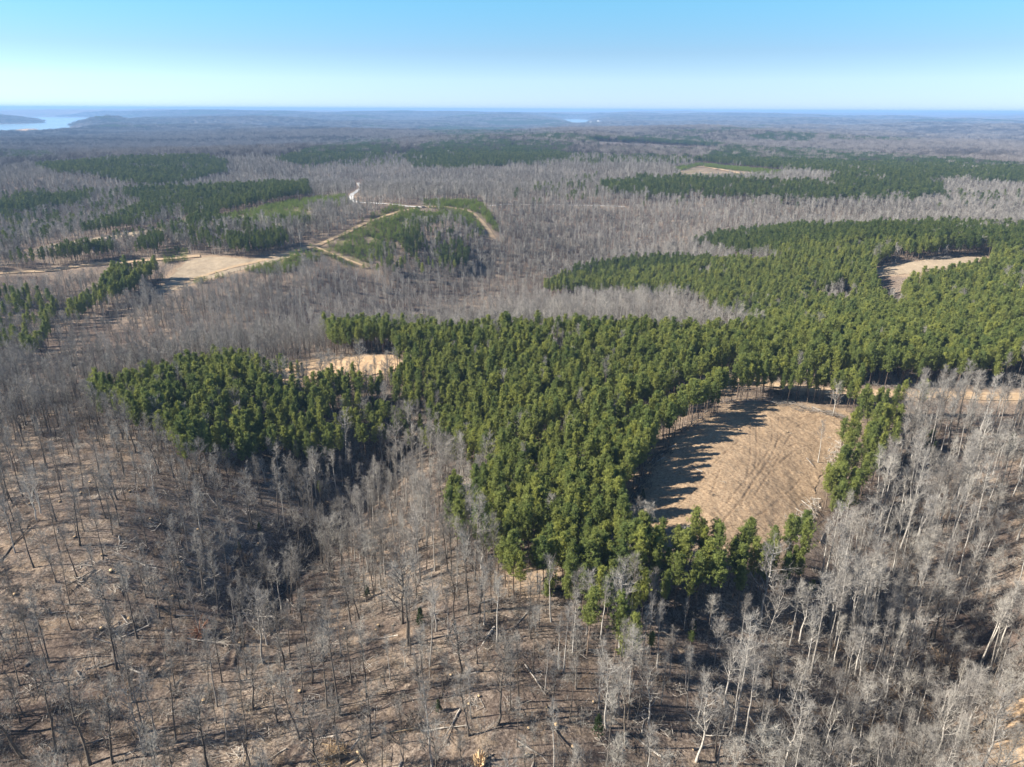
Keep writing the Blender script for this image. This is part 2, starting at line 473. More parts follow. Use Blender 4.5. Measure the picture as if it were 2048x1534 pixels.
def ground_material():
    m, t, b = material("leaf_litter", 0.95, 0.05)
    co = N(t, "ShaderNodeTexCoord").outputs["Object"]
    big = noise(t, co, 0.035, 5, 0.6, 0.6)
    mid = noise(t, co, 0.28, 5, 0.65, 0.4)
    fin = noise(t, co, 1.7, 6, 0.82)
    c1 = ramp(t, fin, [(0.36, (0.040, 0.031, 0.026)), (0.46, (0.14, 0.108, 0.084)), (0.56, (0.27, 0.215, 0.168)), (0.68, (0.50, 0.415, 0.33))])
    c2 = ramp(t, fin, [(0.34, (0.08, 0.058, 0.04)), (0.48, (0.24, 0.185, 0.13)), (0.70, (0.46, 0.365, 0.27))])
    c3 = ramp(t, fin, [(0.30, (0.035, 0.025, 0.021)), (0.55, (0.105, 0.078, 0.064)), (0.8, (0.21, 0.165, 0.135))])
    f12 = ramp(t, mid, [(0.50, (0, 0, 0)), (0.66, (1, 1, 1))])
    f3 = ramp(t, big, [(0.42, (1, 1, 1)), (0.58, (0, 0, 0))])
    col = mix(t, f12, c1, c2)
    col = mix(t, mix(t, 0.75, (0, 0, 0), f3), col, c3)
    soil = ramp(t, fin, [(0.25, (0.16, 0.11, 0.07)), (0.5, (0.35, 0.255, 0.17)), (0.8, (0.50, 0.39, 0.27))])
    col = mix(t, attr(t, "soil"), col, soil)
    col = mix(t, attr(t, "dark_litter"), col, c3)
    grn = ramp(t, mid, [(0.35, (0.16, 0.125, 0.07)), (0.5, (0.115, 0.125, 0.035)), (0.65, (0.17, 0.18, 0.05))])
    col = mix(t, attr(t, "green"), col, grn)
    farc = ramp(t, noise(t, co, 0.0035, 8, 0.7), [(0.35, (0.10, 0.083, 0.08)), (0.55, (0.165, 0.14, 0.135)), (0.7, (0.215, 0.185, 0.175))])
    farg = ramp(t, noise(t, co, 0.0012, 5, 0.6), [(0.60, (0, 0, 0)), (0.64, (1, 1, 1))])
    farc = mix(t, mix(t, 0.8, (0, 0, 0), farg), farc, (0.05, 0.075, 0.045))
    col = mix(t, attr(t, "far"), col, farc)
    t.links.new(col, b.inputs["Base Color"])
    bumped(t, b, noise(t, co, 3.0, 3, 0.7), 0.8, 0.22)
    return m

def soil_material(name, dark, base, light, scale=1.6, patch=0.12):
    m, t, b = material(name, 0.95, 0.05)
    co = N(t, "ShaderNodeTexCoord").outputs["Object"]
    fin = noise(t, co, scale, 5, 0.72, 0.3)
    med = noise(t, co, patch, 4, 0.6, 0.5)
    a = ramp(t, fin, [(0.30, dark), (0.48, base), (0.72, light)])
    dk = tuple(c * 0.58 for c in base)
    c = mix(t, mix(t, 0.6, (0, 0, 0), ramp(t, med, [(0.42, (1, 1, 1)), (0.60, (0, 0, 0))])), a, mix(t, 0.6, a, dk))
    c = mix(t, attr(t, "rut"), c, dark)
    t.links.new(c, b.inputs["Base Color"])
    bumped(t, b, noise(t, co, 3.4, 6, 0.8), 0.4, 0.22)
    return m

def bark_material(name, dark, light, stretch=2.0):
    m, t, b = material(name, 0.9, 0.1)
    co = N(t, "ShaderNodeTexCoord").outputs["Object"]
    f = noise(t, co, stretch, 3, 0.7)
    rnd = N(t, "ShaderNodeObjectInfo").outputs["Random"]
    a = ramp(t, f, [(0.32, dark), (0.62, light)])
    v = ramp(t, rnd, [(0.0, (0.60, 0.58, 0.56)), (0.6, (0.95, 0.94, 0.92)), (1.0, (1.2, 1.18, 1.12))])
    t.links.new(mix(t, 1.0, a, v, 'MULTIPLY'), b.inputs["Base Color"])
    return m

def needle_material(name, cols):
    m, t, b = material(name, 0.6, 0.25)
    co = N(t, "ShaderNodeTexCoord").outputs["Object"]
    f = noise(t, co, 1.1, 3, 0.7)
    rnd = N(t, "ShaderNodeObjectInfo").outputs["Random"]
    a = ramp(t, f, [(0.33, cols[0]), (0.5, cols[1]), (0.68, cols[2])])
    v = ramp(t, rnd, [(0.0, (0.62, 0.74, 0.72)), (0.4, (0.90, 0.95, 0.86)), (0.75, (1.06, 1.06, 0.95)), (1.0, (1.28, 1.24, 0.95))])
    c = mix(t, 1.0, a, v, 'MULTIPLY')
    t.links.new(c, b.inputs["Base Color"])
    tr = N(t, "ShaderNodeBsdfTranslucent")
    t.links.new(c, tr.inputs["Color"])
    ms = N(t, "ShaderNodeMixShader")
    ms.inputs[0].default_value = 0.38
    t.links.new(b.outputs[0], ms.inputs[1]); t.links.new(tr.outputs[0], ms.inputs[2])
    t.links.new(ms.outputs[0], t.nodes["Material Output"].inputs["Surface"])
    return m

M_GROUND = ground_material()
M_FIELD = soil_material("harvested_soil", (0.13, 0.085, 0.052), (0.34, 0.24, 0.15), (0.53, 0.40, 0.265))
M_SAND = soil_material("sandy_soil", (0.26, 0.17, 0.10), (0.50, 0.345, 0.205), (0.64, 0.49, 0.32))
M_HILL = soil_material("dry_grass_soil", (0.20, 0.155, 0.10), (0.36, 0.285, 0.20), (0.48, 0.40, 0.29))
M_ROAD = soil_material("dirt", (0.28, 0.19, 0.11), (0.48, 0.345, 0.215), (0.60, 0.47, 0.32), 0.8)
M_GRAVEL = soil_material("gravel", (0.4, 0.38, 0.36), (0.58, 0.56, 0.53), (0.7, 0.68, 0.64), 0.8)
M_GREY = bark_material("grey_bark", (0.065, 0.055, 0.046), (0.17, 0.15, 0.13))  # dark tone partly paints in the backlit look of the left trunks
M_PALE = bark_material("pale_bark", (0.22, 0.205, 0.185), (0.48, 0.455, 0.42))
M_TWIG_G = bark_material("grey_twigs", (0.205, 0.193, 0.175), (0.335, 0.32, 0.293), 0.5)
M_TWIG_P = bark_material("pale_twigs", (0.225, 0.212, 0.194), (0.36, 0.343, 0.318), 0.5)
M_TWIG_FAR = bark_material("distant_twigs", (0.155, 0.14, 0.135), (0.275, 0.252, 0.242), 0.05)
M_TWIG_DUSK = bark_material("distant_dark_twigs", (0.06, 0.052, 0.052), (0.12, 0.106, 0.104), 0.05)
M_BROWN = bark_material("brown_twigs", (0.12, 0.085, 0.06), (0.29, 0.22, 0.155), 0.6)
M_PINEBARK = bark_material("pine_bark", (0.09, 0.065, 0.05), (0.23, 0.18, 0.145))
M_NEEDLE = needle_material("pine_needles", ((0.104, 0.125, 0.033), (0.232, 0.258, 0.074), (0.365, 0.395, 0.125)))
M_YOUNG = needle_material("young_needles", ((0.08, 0.12, 0.02), (0.16, 0.21, 0.04), (0.25, 0.30, 0.06)))
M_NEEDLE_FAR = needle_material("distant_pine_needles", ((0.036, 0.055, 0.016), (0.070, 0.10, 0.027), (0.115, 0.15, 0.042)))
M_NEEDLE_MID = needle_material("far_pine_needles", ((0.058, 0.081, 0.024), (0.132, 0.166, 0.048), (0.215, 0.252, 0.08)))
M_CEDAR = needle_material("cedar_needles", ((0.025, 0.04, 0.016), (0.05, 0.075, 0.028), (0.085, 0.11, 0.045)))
M_WOOD = bark_material("cut_wood", (0.45, 0.31, 0.17), (0.72, 0.55, 0.35), 3.0)
M_DEAD = bark_material("weathered_wood", (0.20, 0.175, 0.15), (0.50, 0.46, 0.41), 2.0)

def plain(name, col, rough=0.6, spec=0.3, metal=0.0):
    m, t, b = material(name, rough, spec)
    co = N(t, "ShaderNodeTexCoord").outputs["Object"]
    t.links.new(ramp(t, noise(t, co, 1.5, 3), [(0.3, tuple(c * 0.8 for c in col)), (0.7, col)]), b.inputs["Base Color"])
    b.inputs["Metallic"].default_value = metal
    return m

# ------------------------------------------------------------------ mesh helpers
def mesh_from(name, V, F3=None, F4=None, mats=(), mi3=None, mi4=None, smooth_=False):
    me = bpy.data.meshes.new(name)
    V = np.asarray(V, np.float32)
    n3 = 0 if F3 is None else len(F3)
    n4 = 0 if F4 is None else len(F4)
    loops = []
    if n3: loops.append(np.asarray(F3, np.int32).ravel())
    if n4: loops.append(np.asarray(F4, np.int32).ravel())
    L = np.concatenate(loops)
    starts = np.concatenate([np.arange(n3) * 3, n3 * 3 + np.arange(n4) * 4]).astype(np.int32)
    me.vertices.add(len(V)); me.vertices.foreach_set("co", V.ravel())
    me.loops.add(len(L)); me.loops.foreach_set("vertex_index", L)
    me.polygons.add(n3 + n4)
    me.polygons.foreach_set("loop_start", starts)
    for mm in mats: me.materials.append(mm)
    mi = np.zeros(n3 + n4, np.int32)
    if mi3 is not None: mi[:n3] = mi3
    if mi4 is not None: mi[n3:] = mi4
    me.polygons.foreach_set("material_index", mi)
    if smooth_: me.polygons.foreach_set("use_smooth", np.ones(n3 + n4, bool))
    me.update(calc_edges=True)
    me.validate()
    return me

def fattr(me, name, arr):
    a = me.attributes.new(name, 'FLOAT', 'POINT')
    a.data.foreach_set("value", np.asarray(arr, np.float32))

def link(name, me, parent=None, **props):
    o = bpy.data.objects.new(name, me)
    C.objects.link(o)
    if parent: o.parent = parent
    for k, v in props.items(): o[k] = v
    return o

class Geo:
    """collects tubes, ribbons and leaf faces"""
    def __init__(s): s.v = []; s.q = []; s.t = []; s.qm = []; s.tm = []; s.n = 0
    def tube(s, pts, rad, sides, mat=0, cap=False):
        pts = np.asarray(pts, float); k = len(pts)
        tang = np.gradient(pts, axis=0)
        tang /= np.linalg.norm(tang, axis=1)[:, None] + 1e-9
        ref = np.array([0.31, 0.95, 0.05]) if abs(tang[0][1]) < 0.8 else np.array([0.95, 0.1, 0.31])
        a = np.cross(tang, ref); a /= np.linalg.norm(a, axis=1)[:, None] + 1e-9
        b = np.cross(tang, a)
        th = np.arange(sides) / sides * 2 * math.pi
        ring = a[:, None, :] * np.cos(th)[None, :, None] + b[:, None, :] * np.sin(th)[None, :, None]
        V = pts[:, None, :] + ring * np.asarray(rad, float)[:, None, None]
        s.v.append(V.reshape(-1, 3))
        for i in range(k - 1):
            for j in range(sides):
                j2 = (j + 1) % sides
                s.q.append((s.n + i * sides + j, s.n + i * sides + j2, s.n + (i + 1) * sides + j2, s.n + (i + 1) * sides + j)); s.qm.append(mat)
        if cap:
            for base, m2 in ((s.n, cap), (s.n + (k - 1) * sides, cap)):
                for j in range(1, sides - 1):
                    s.t.append((base, base + j, base + j + 1)); s.tm.append(m2)
        s.n += k * sides
    def ribbon(s, p, q, w0, w1, rnd, mat=0):
        d = np.subtract(q, p)
        a = np.cross(d, rnd); a = a / (np.linalg.norm(a) + 1e-9)
        s.v.append(np.array([p - a * w0, p + a * w0, q + a * w1, q - a * w1]))
        s.q.append((s.n, s.n + 1, s.n + 2, s.n + 3)); s.qm.append(mat); s.n += 4
    def tris(s, V, mat=0):            # V: (k,3,3)
        k = len(V)
        s.v.append(V.reshape(-1, 3))
        s.t.extend([(s.n + 3 * i, s.n + 3 * i + 1, s.n + 3 * i + 2) for i in range(k)]); s.tm.extend([mat] * k)
        s.n += 3 * k
    def box(s, lo, hi, mat=0):
        x0, y0, z0 = lo; x1, y1, z1 = hi
        s.v.append(np.array([(x0,y0,z0),(x1,y0,z0),(x1,y1,z0),(x0,y1,z0),(x0,y0,z1),(x1,y0,z1),(x1,y1,z1),(x0,y1,z1)]))
        for f in ((0,3,2,1),(4,5,6,7),(0,1,5,4),(1,2,6,5),(2,3,7,6),(3,0,4,7)):
            s.q.append(tuple(s.n + i for i in f)); s.qm.append(mat)
        s.n += 8
    def mesh(s, name, mats, smooth_=False):
        return mesh_from(name, np.concatenate(s.v), s.t or None, s.q or None, mats, s.tm or None, s.qm or None, smooth_)
    @staticmethod
    def join(a, b, shift=0):
        g = Geo(); g.v = a.v + b.v; g.n = a.n + b.n
        g.q = a.q + [tuple(i + a.n for i in f) for f in b.q]; g.t = a.t + [tuple(i + a.n for i in f) for f in b.t]
        g.qm = a.qm + [x + shift for x in b.qm]; g.tm = a.tm + [x + shift for x in b.tm]
        return g

def unit(v):
    return v / (np.linalg.norm(v) + 1e-9)

def curve_pts(p, d, L, n, up, rg, wig=0.12):
    pts = [p]; d = unit(d)
    for i in range(n):
        d = unit(d + np.array([0, 0, up]) / n + rg.normal(0, wig, 3))
        pts.append(pts[-1] + d * L / n)
    return np.array(pts)

def bare_tree(seed, kind, H=20.0, detail=2, tw=1.0):
    """trunk+limbs and twigs of a leafless hardwood"""
    rg = np.random.default_rng(seed)
    T, K = Geo(), Geo()
    slim = kind == 'slim'
    r0 = H * (0.0102 if slim else 0.0135)
    lean = rg.normal(0, 0.02, 2)
    n = 9
    zz = np.linspace(0, 1, n)
    wob = np.cumsum(rg.normal(0, 0.0035 if slim else 0.010, (n, 2)), 0)
    wob -= wob[0]
    tp = np.stack([(lean[0] * zz + wob[:, 0]) * H, (lean[1] * zz + wob[:, 1]) * H, zz * H * (0.97 if slim else 0.9)], 1)
    tr = r0 * (1 - zz * 0.88) * np.where(zz == 0, 1.35, 1)
    T.tube(tp, tr, 6 if detail > 1 else 3)
    start = 0.56 if slim else 0.30 + 0.12 * rg.random()
    nb = (17 if slim else 22) if detail > 1 else (11 if slim else 14)
    if detail == 0: nb = 7
    for i in range(nb):
        f = start + (0.985 - start) * ((i + rg.random() * 0.8) / nb) ** 0.85
        k = min(n - 2, int(f * (n - 1)))
        t = f * (n - 1) - k
        p = tp[k] * (1 - t) + tp[k + 1] * t
        az = i * 2.4 + rg.normal(0, 0.5)
        el = rg.uniform(0.6, 1.15) if slim else rg.uniform(0.4, 1.1)
        rel = (f - start) / (1 - start)
        L = H * ((0.125 if slim else 0.26) * (1 - rel * 0.5) * rg.uniform(0.7, 1.15))
        d = np.array([math.cos(az) * math.cos(el), math.sin(az) * math.cos(el), math.sin(el)])
        bp = curve_pts(p, d, L, 4, 0.35, rg, 0.13)
        rb = max(0.035, r0 * (0.42 if not slim else 0.34) * (1 - rel * 0.5)) * tw
        T.tube(bp, rb * np.linspace(1, 0.28, 5), 3)
        ns = (6, 9, 10)[detail] if not slim else (5, 7, 8)[detail]
        for s_ in range(ns):
            g = 0.25 + 0.75 * (s_ + rg.random()) / ns
            kk = min(3, int(g * 4)); tt = g * 4 - kk
            q = bp[kk] * (1 - tt) + bp[kk + 1] * tt
            d2 = unit(unit(bp[kk + 1] - bp[kk]) * 0.7 + rg.normal(0, 0.55, 3) + np.array([0, 0, 0.3]))
            L2 = L * rg.uniform(0.28, 0.5)
            sp = curve_pts(q, d2, L2, 2, 0.25, rg, 0.12)
            w = 0.028 * tw
            K.ribbon(sp[0], sp[1], w, w * 0.75, rg.normal(0, 1, 3))
            K.ribbon(sp[1], sp[2], w * 0.75, w * 0.4, rg.normal(0, 1, 3))
            nt_ = (3, 4, 6)[detail]
            for _ in range(nt_):
                h = rg.uniform(0.2, 1.0) * 2
                a = min(1, int(h)); e = h - a
                q2 = sp[a] * (1 - e) + sp[a + 1] * e
                d3 = unit(unit(sp[2] - sp[0]) * 0.8 + rg.normal(0, 0.6, 3) + np.array([0, 0, 0.35]))
                K.ribbon(q2, q2 + d3 * rg.uniform(0.5, 1.3) * H / 20, 0.013 * tw, 0.006 * tw, rg.normal(0, 1, 3))
    return T, K

def pine_tree(seed, H=15.0, detail=2, slim=False, base=None):
    rg = np.random.default_rng(seed)
    T, K = Geo(), Geo()
    r0 = H * 0.0105
    n = 7
    zz = np.linspace(0, 1, n)
    lean = rg.normal(0, 0.018, 2)
    tp = np.stack([lean[0] * zz * H, lean[1] * zz * H, zz * H * 0.97], 1)
    T.tube(tp, r0 * (1 - zz * 0.9), 5 if detail > 1 else 3)
    start = base if base is not None else rg.uniform(0.40, 0.52)
    nb = (20, 38, 62)[detail]
    if detail > 1:
        for i in range(9):                       # dead stubs under the crown
            f = rg.uniform(start - 0.22, start)
            az = rg.uniform(0, 6.28)
            p = np.array([lean[0] * f * H, lean[1] * f * H, f * H * 0.97])
            e = p + np.array([math.cos(az), math.sin(az), 0.15]) * rg.uniform(0.5, 1.5)
            T.ribbon(p, e, 0.03, 0.012, rg.normal(0, 1, 3))
    Rm = H * (0.12 if slim else rg.uniform(0.135, 0.18))
    out = []
    lop = rg.uniform(0, 6.28)
    for i in range(nb):
        f = (i + rg.random()) / nb
        az = i * 2.399 + rg.normal(0, 0.3)
        prof = min(1.0, 0.42 + f * 2.0) * (1 - f) ** 0.52 * 1.15 + 0.08
        prof = prof * (1 + 0.22 * math.cos(az - lop)) * rg.uniform(0.42, 1.28)
        z = (start + (0.985 - start) * f) * H * 0.97
        p = np.array([lean[0] * z, lean[1] * z, z])
        L = Rm * prof
        el = rg.uniform(-0.05, 0.5) + f * 0.6
        d = np.array([math.cos(az) * math.cos(el), math.sin(az) * math.cos(el), math.sin(el)])
        bp = curve_pts(p, d, L, 2, 0.35, rg, 0.1)
        if detail > 0:
            T.ribbon(bp[0], bp[1], 0.035, 0.025, rg.normal(0, 1, 3)); T.ribbon(bp[1], bp[2], 0.025, 0.01, rg.normal(0, 1, 3))
        nc = (3, 4, 7)[detail]
        for c in range(nc):
            g = rg.uniform(0.15, 1.12)
            a = p + (bp[2] - p) * g + rg.normal(0, 0.16 + 0.16 * L / 2, 3)
            nn = (7, 13, 17)[detail]
            sz = (0.62, 0.46, 0.36)[detail] * H / 15
            dirs = rg.normal(0, 1, (nn, 3)) + unit(bp[2] - p) * 0.5 + np.array([0, 0, 0.75])
            dirs /= np.linalg.norm(dirs, axis=1)[:, None]
            side = np.cross(dirs, rg.normal(0, 1, (nn, 3)))
            side /= np.linalg.norm(side, axis=1)[:, None]
            ln = sz * rg.uniform(0.7, 1.3, nn)[:, None]
            wd = (0.19, 0.105, 0.062)[detail] * H / 15
            base_ = a + rg.normal(0, 0.10, (nn, 3))
            tri = np.stack([base_ - side * wd * 0.6, base_ + side * wd * 0.6, base_ + dirs * ln], 1)
            tri2 = np.stack([base_ + dirs * ln * 0.35 - side * wd, base_ + dirs * ln * 0.35 + side * wd, base_ + dirs * ln * 0.2 + rg.normal(0, 0.5, (nn, 3)) * ln], 1)
            out.append(tri); out.append(tri2[: nn // 2])
    K.tris(np.concatenate(out))
    return T, K

def cedar(seed, H=6.0, detail=1):
    rg = np.random.default_rng(seed)
    T, K = Geo(), Geo()
    T.tube([(0, 0, 0), (0.03, 0, H * 0.5), (0, 0.04, H * 0.95)], [H * 0.02, H * 0.012, 0.02], 5)
    out = []
    for i in range(170):
        f = rg.random() ** 0.8
        az = rg.uniform(0, 6.28)
        rr = H * 0.21 * (1 - f) ** 0.6 * rg.uniform(0.3, 1.15)
        a = np.array([math.cos(az) * rr, math.sin(az) * rr, H * (0.08 + 0.9 * f)])
        nn = 9
        dirs = rg.normal(0, 1, (nn, 3)) + np.array([math.cos(az), math.sin(az), 0.9]) * 0.8
        dirs /= np.linalg.norm(dirs, axis=1)[:, None]
        side = np.cross(dirs, rg.normal(0, 1, (nn, 3))); side /= np.linalg.norm(side, axis=1)[:, None]
        b_ = a + rg.normal(0, 0.08, (nn, 3)) * H / 6
        s_ = H / 6 * 0.42
        out.append(np.stack([b_ - side * 0.1 * s_ * 2, b_ + side * 0.1 * s_ * 2, b_ + dirs * s_], 1))
    K.tris(np.concatenate(out))
    return T, K

def brush_geo(seed, H=2.2, spread=1.6, stems=16, tw=1.0):
    rg = np.random.default_rng(seed)
    K = Geo()
    for i in range(stems):
        az = rg.uniform(0, 6.28); el = rg.uniform(0.5, 1.4)
        d = np.array([math.cos(az) * math.cos(el), math.sin(az) * math.cos(el), math.sin(el)])
        L = H * rg.uniform(0.5, 1.15)
        p = np.array([rg.normal(0, spread * 0.3), rg.normal(0, spread * 0.3), 0])
        bp = curve_pts(p, d, L, 3, 0.0, rg, 0.15)
        for k in range(3):
            K.ribbon(bp[k], bp[k + 1], 0.022 * tw, 0.014 * tw, rg.normal(0, 1, 3))
        for _ in range(9):
            h = rg.uniform(0.25, 1) * 3; k = min(2, int(h)); e = h - k
            q = bp[k] * (1 - e) + bp[k + 1] * e
            d3 = unit(d * 0.7 + rg.normal(0, 0.7, 3) + np.array([0, 0, .2]))
            K.ribbon(q, q + d3 * rg.uniform(0.3, 0.9) * H / 2.2, 0.012 * tw, 0.006 * tw, rg.normal(0, 1, 3))
    return K

def sticks_geo(seed, n=14, L=2.6, spread=1.7):
    rg = np.random.default_rng(seed)
    K = Geo()
    for i in range(n):
        a = rg.uniform(0, 3.14); c = rg.normal(0, spread * 0.5, 2)
        l = rg.uniform(0.3, 1) * L * 0.5
        d = np.array([math.cos(a), math.sin(a)]) * l
        z0, z1 = rg.uniform(0.03, 0.35, 2)
        K.tube([(c[0] - d[0], c[1] - d[1], z0), (c[0] + d[0] * .1, c[1] + d[1] * .1, (z0 + z1) / 2 + 0.05), (c[0] + d[0], c[1] + d[1], z1)], [0.05, 0.04, 0.02], 3)
    return K

# ------------------------------------------------------------------ variants
def combo(name, T, K, m1, m2):
    return Geo.join(T, K, 1).mesh(name, [m1, m2])

NV = 9
SLIM = [bare_tree(100 + i, 'slim') for i in range(NV)]
BROAD = [bare_tree(200 + i, 'broad') for i in range(NV)]
PINES = [pine_tree(300 + i, slim=(i % 3 == 1)) for i in range(10)]
BARE_GEO = SLIM + BROAD                    # index 0-5 slim, 6-11 broad

def source(name, meshes):
    """an unlinked collection the forests instance from"""
    col = bpy.data.collections.new(name)
    for i, me in enumerate(meshes):
        o = bpy.data.objects.new("%s_%02d" % (name, i), me)
        col.objects.link(o)
    return col

def scatter_group(name, col):
    g = bpy.data.node_groups.new(name, 'GeometryNodeTree')
    g.interface.new_socket("Geometry", in_out='INPUT', socket_type='NodeSocketGeometry')
    g.interface.new_socket("Geometry", in_out='OUTPUT', socket_type='NodeSocketGeometry')
    gi, go = g.nodes.new("NodeGroupInput"), g.nodes.new("NodeGroupOutput")
    ci = g.nodes.new("GeometryNodeCollectionInfo")
    ci.inputs["Collection"].default_value = col
    ci.inputs["Separate Children"].default_value = True
    ci.inputs["Reset Children"].default_value = True
    ip = g.nodes.new("GeometryNodeInstanceOnPoints")
    ip.inputs["Pick Instance"].default_value = True
    def na(nm, ty):
        n = g.nodes.new("GeometryNodeInputNamedAttribute"); n.data_type = ty
        n.inputs["Name"].default_value = nm
        return n.outputs["Attribute"]
    L = g.links.new
    L(gi.outputs[0], ip.inputs["Points"])
    L(ci.outputs[0], ip.inputs["Instance"])
    L(na("vidx", 'INT'), ip.inputs["Instance Index"])
    e = g.nodes.new("FunctionNodeEulerToRotation")
    L(na("rot", 'FLOAT_VECTOR'), e.inputs[0]); L(e.outputs[0], ip.inputs["Rotation"])
    L(na("scl", 'FLOAT_VECTOR'), ip.inputs["Scale"])
    L(ip.outputs[0], go.inputs[0])
    return g

def scatter(name, label, category, col, P, idx, rot, scl, kind="stuff"):
    me = bpy.data.meshes.new(name)
    n = len(P)
    me.vertices.add(n)
    me.vertices.foreach_set("co", np.asarray(P, np.float32).ravel())
    a = me.attributes.new("vidx", 'INT', 'POINT'); a.data.foreach_set("value", np.asarray(idx, np.int32))
    a = me.attributes.new("rot", 'FLOAT_VECTOR', 'POINT'); a.data.foreach_set("vector", np.asarray(rot, np.float32).ravel())
    a = me.attributes.new("scl", 'FLOAT_VECTOR', 'POINT'); a.data.foreach_set("vector", np.asarray(scl, np.float32).ravel())
    o = link(name, me, label=label, category=category, kind=kind)
    md = o.modifiers.new("scatter", 'NODES')
    md.node_group = scatter_group(name + "_nodes", col)
    return o
# ------------------------------------------------------------------ ground sheet
RUTS_GROUND = [gline(v, 1.5) for v in [
    [(505,1075),(478,1110),(470,1160),(462,1200),(470,1260),(455,1330)], [(522,1075),(494,1110),(485,1160),(478,1200),(486,1260),(475,1330)],
    [(1405,1395),(1425,1440),(1440,1534)], [(1432,1395),(1455,1440),(1475,1534)],
    [(235,668),(190,700),(150,730)], [(243,672),(200,704),(160,734)],
    [(560,1534),(640,1440),(760,1400),(860,1330),(1010,1240)], [(585,1534),(655,1450),(770,1412),(870,1342),(1020,1250)],
    [(0,1420),(120,1400),(240,1370),(330,1290)], [(0,1440),(125,1418),(252,1384),(345,1300)]]]

def ground_sheet():
    a_f = np.linspace(-0.92, 0.92, 880)
    a_c = np.linspace(0.92, 2 * math.pi - 0.92, 66)[1:-1]
    az = np.concatenate([a_f, a_c])
    r = [2.0, 10, 20, 32, 45, 56]
    x = 64.0
    while x < 600: r.append(x); x *= 1.0042
    while x < 2500: r.append(x); x *= 1.009
    while x < 46000: r.append(x); x *= 1.015
    r = np.array(r)
    RR, AZ = np.meshgrid(r, az, indexing='ij')
    X, Y = RR * np.sin(AZ), RR * np.cos(AZ)
    Z = height(X, Y)
    soil = np.zeros(X.shape); green = np.zeros(X.shape); dark_litter = np.zeros(X.shape); down = np.zeros(X.shape)
    def box(p, pad):
        return (X > p[:, 0].min() - pad) & (X < p[:, 0].max() + pad) & (Y > p[:, 1].min() - pad) & (Y < p[:, 1].max() + pad)
    for k, p in CLEARP.items():
        pad = 12
        b = box(p, pad)
        ins = inside(X[b], Y[b], p); d = seg_dist(X[b], Y[b], p)
        s = np.where(ins, 1.0, smooth(7, 0, d + 3 * fbm(X[b] / 4, Y[b] / 4, 71, 3)))
        soil[b] = np.maximum(soil[b], s * 0.85)
        lim = 1.2 if np.hypot(*p.mean(0)) < 500 else 4
        if k != 'brown_patch': down[b] = np.maximum(down[b], np.where(ins, smooth(0.4, lim, d), 0) * 0.5)
    for k, (p, wd) in ROADP.items():
        b = box(p, 15)
        d = seg_dist(X[b], Y[b], p, False)
        soil[b] = np.maximum(soil[b], smooth(wd * 0.5 + 5, wd * 0.5, d + 2 * fbm(X[b] / 5, Y[b] / 5, 72, 3)) * 0.8)
        down[b] = np.maximum(down[b], smooth(wd * 0.5, wd * 0.5 - 1.2, d) * 0.35)
    for p in RUTS_GROUND:
        b = box(p, 4)
        d = seg_dist(X[b], Y[b], p, False) + 0.3 * fbm(X[b], Y[b], 77, 2)
        dark_litter[b] = np.maximum(dark_litter[b], smooth(0.75, 0.25, d) * 0.9)
        Z[b] -= smooth(0.8, 0.2, d) * 0.22 - smooth(0.3, 0, np.abs(d - 1.0)) * 0.10
    rav = [gline([(770,900),(735,975),(690,1040),(620,1090),(575,1170),(545,1230)], 4), gline([(2048,1330),(1950,1250),(1880,1340),(1820,1440),(1700,1534)], 4)]
    for p in rav:
        b = box(p, 20)
        d = seg_dist(X[b], Y[b], p, False)
        dark_litter[b] = np.maximum(dark_litter[b], smooth(10, 2, d + 4 * fbm(X[b] / 5, Y[b] / 5, 79, 3)) * 0.7)  # litter colour darkens towards the ravine lines
    soil = np.maximum(soil, smooth(0.28, 0.5, fbm(X / 14, Y / 14, 91, 4)) * 0.35 * smooth(400, 200, RR))
    ugm, vgm, _ = project(X, Y, Z)
    for p in YOUNG:
        green = np.maximum(green, inside(ugm + 6 * fbm(X / 20, Y / 20, 93, 2), vgm, p) * smooth(-0.5, 0.2, fbm(X / 15, Y / 15, 94, 3)))
    soil = soil * (1 - 0.5 * green)
    Z -= down
    nr, na = X.shape
    i = np.arange(nr - 1)[:, None]; j = np.arange(na)[None, :]
    j2 = (j + 1) % na
    F = np.stack([i * na + j, (i + 1) * na + j, (i + 1) * na + j2, i * na + j2], -1).reshape(-1, 4)
    c = nr * na
    V = np.concatenate([np.stack([X, Y, Z], -1).reshape(-1, 3), [[0, 0, float(height(np.array([0.]), np.array([0.]))[0])]]])
    F3 = np.stack([np.full(na, c), np.arange(na), (np.arange(na) + 1) % na], -1)[:, [0, 2, 1]]
    me = mesh_from("ground", V, F3, F[:, [0, 3, 2, 1]], [M_GROUND], smooth_=True)
    z0 = lambda a: np.concatenate([a.ravel(), [0]])
    fattr(me, "soil", z0(soil)); fattr(me, "dark_litter", z0(dark_litter)); fattr(me, "green", z0(green * 0.6 * smooth(-0.3, 0.3, fbm(X / 5, Y / 9, 96, 4)))); fattr(me, "far", z0(smooth(900, 2500, RR)))
    o = link("ground", me, label="brown leaf covered rolling ground under the whole woodland", category="ground", kind="structure")
ground_sheet()

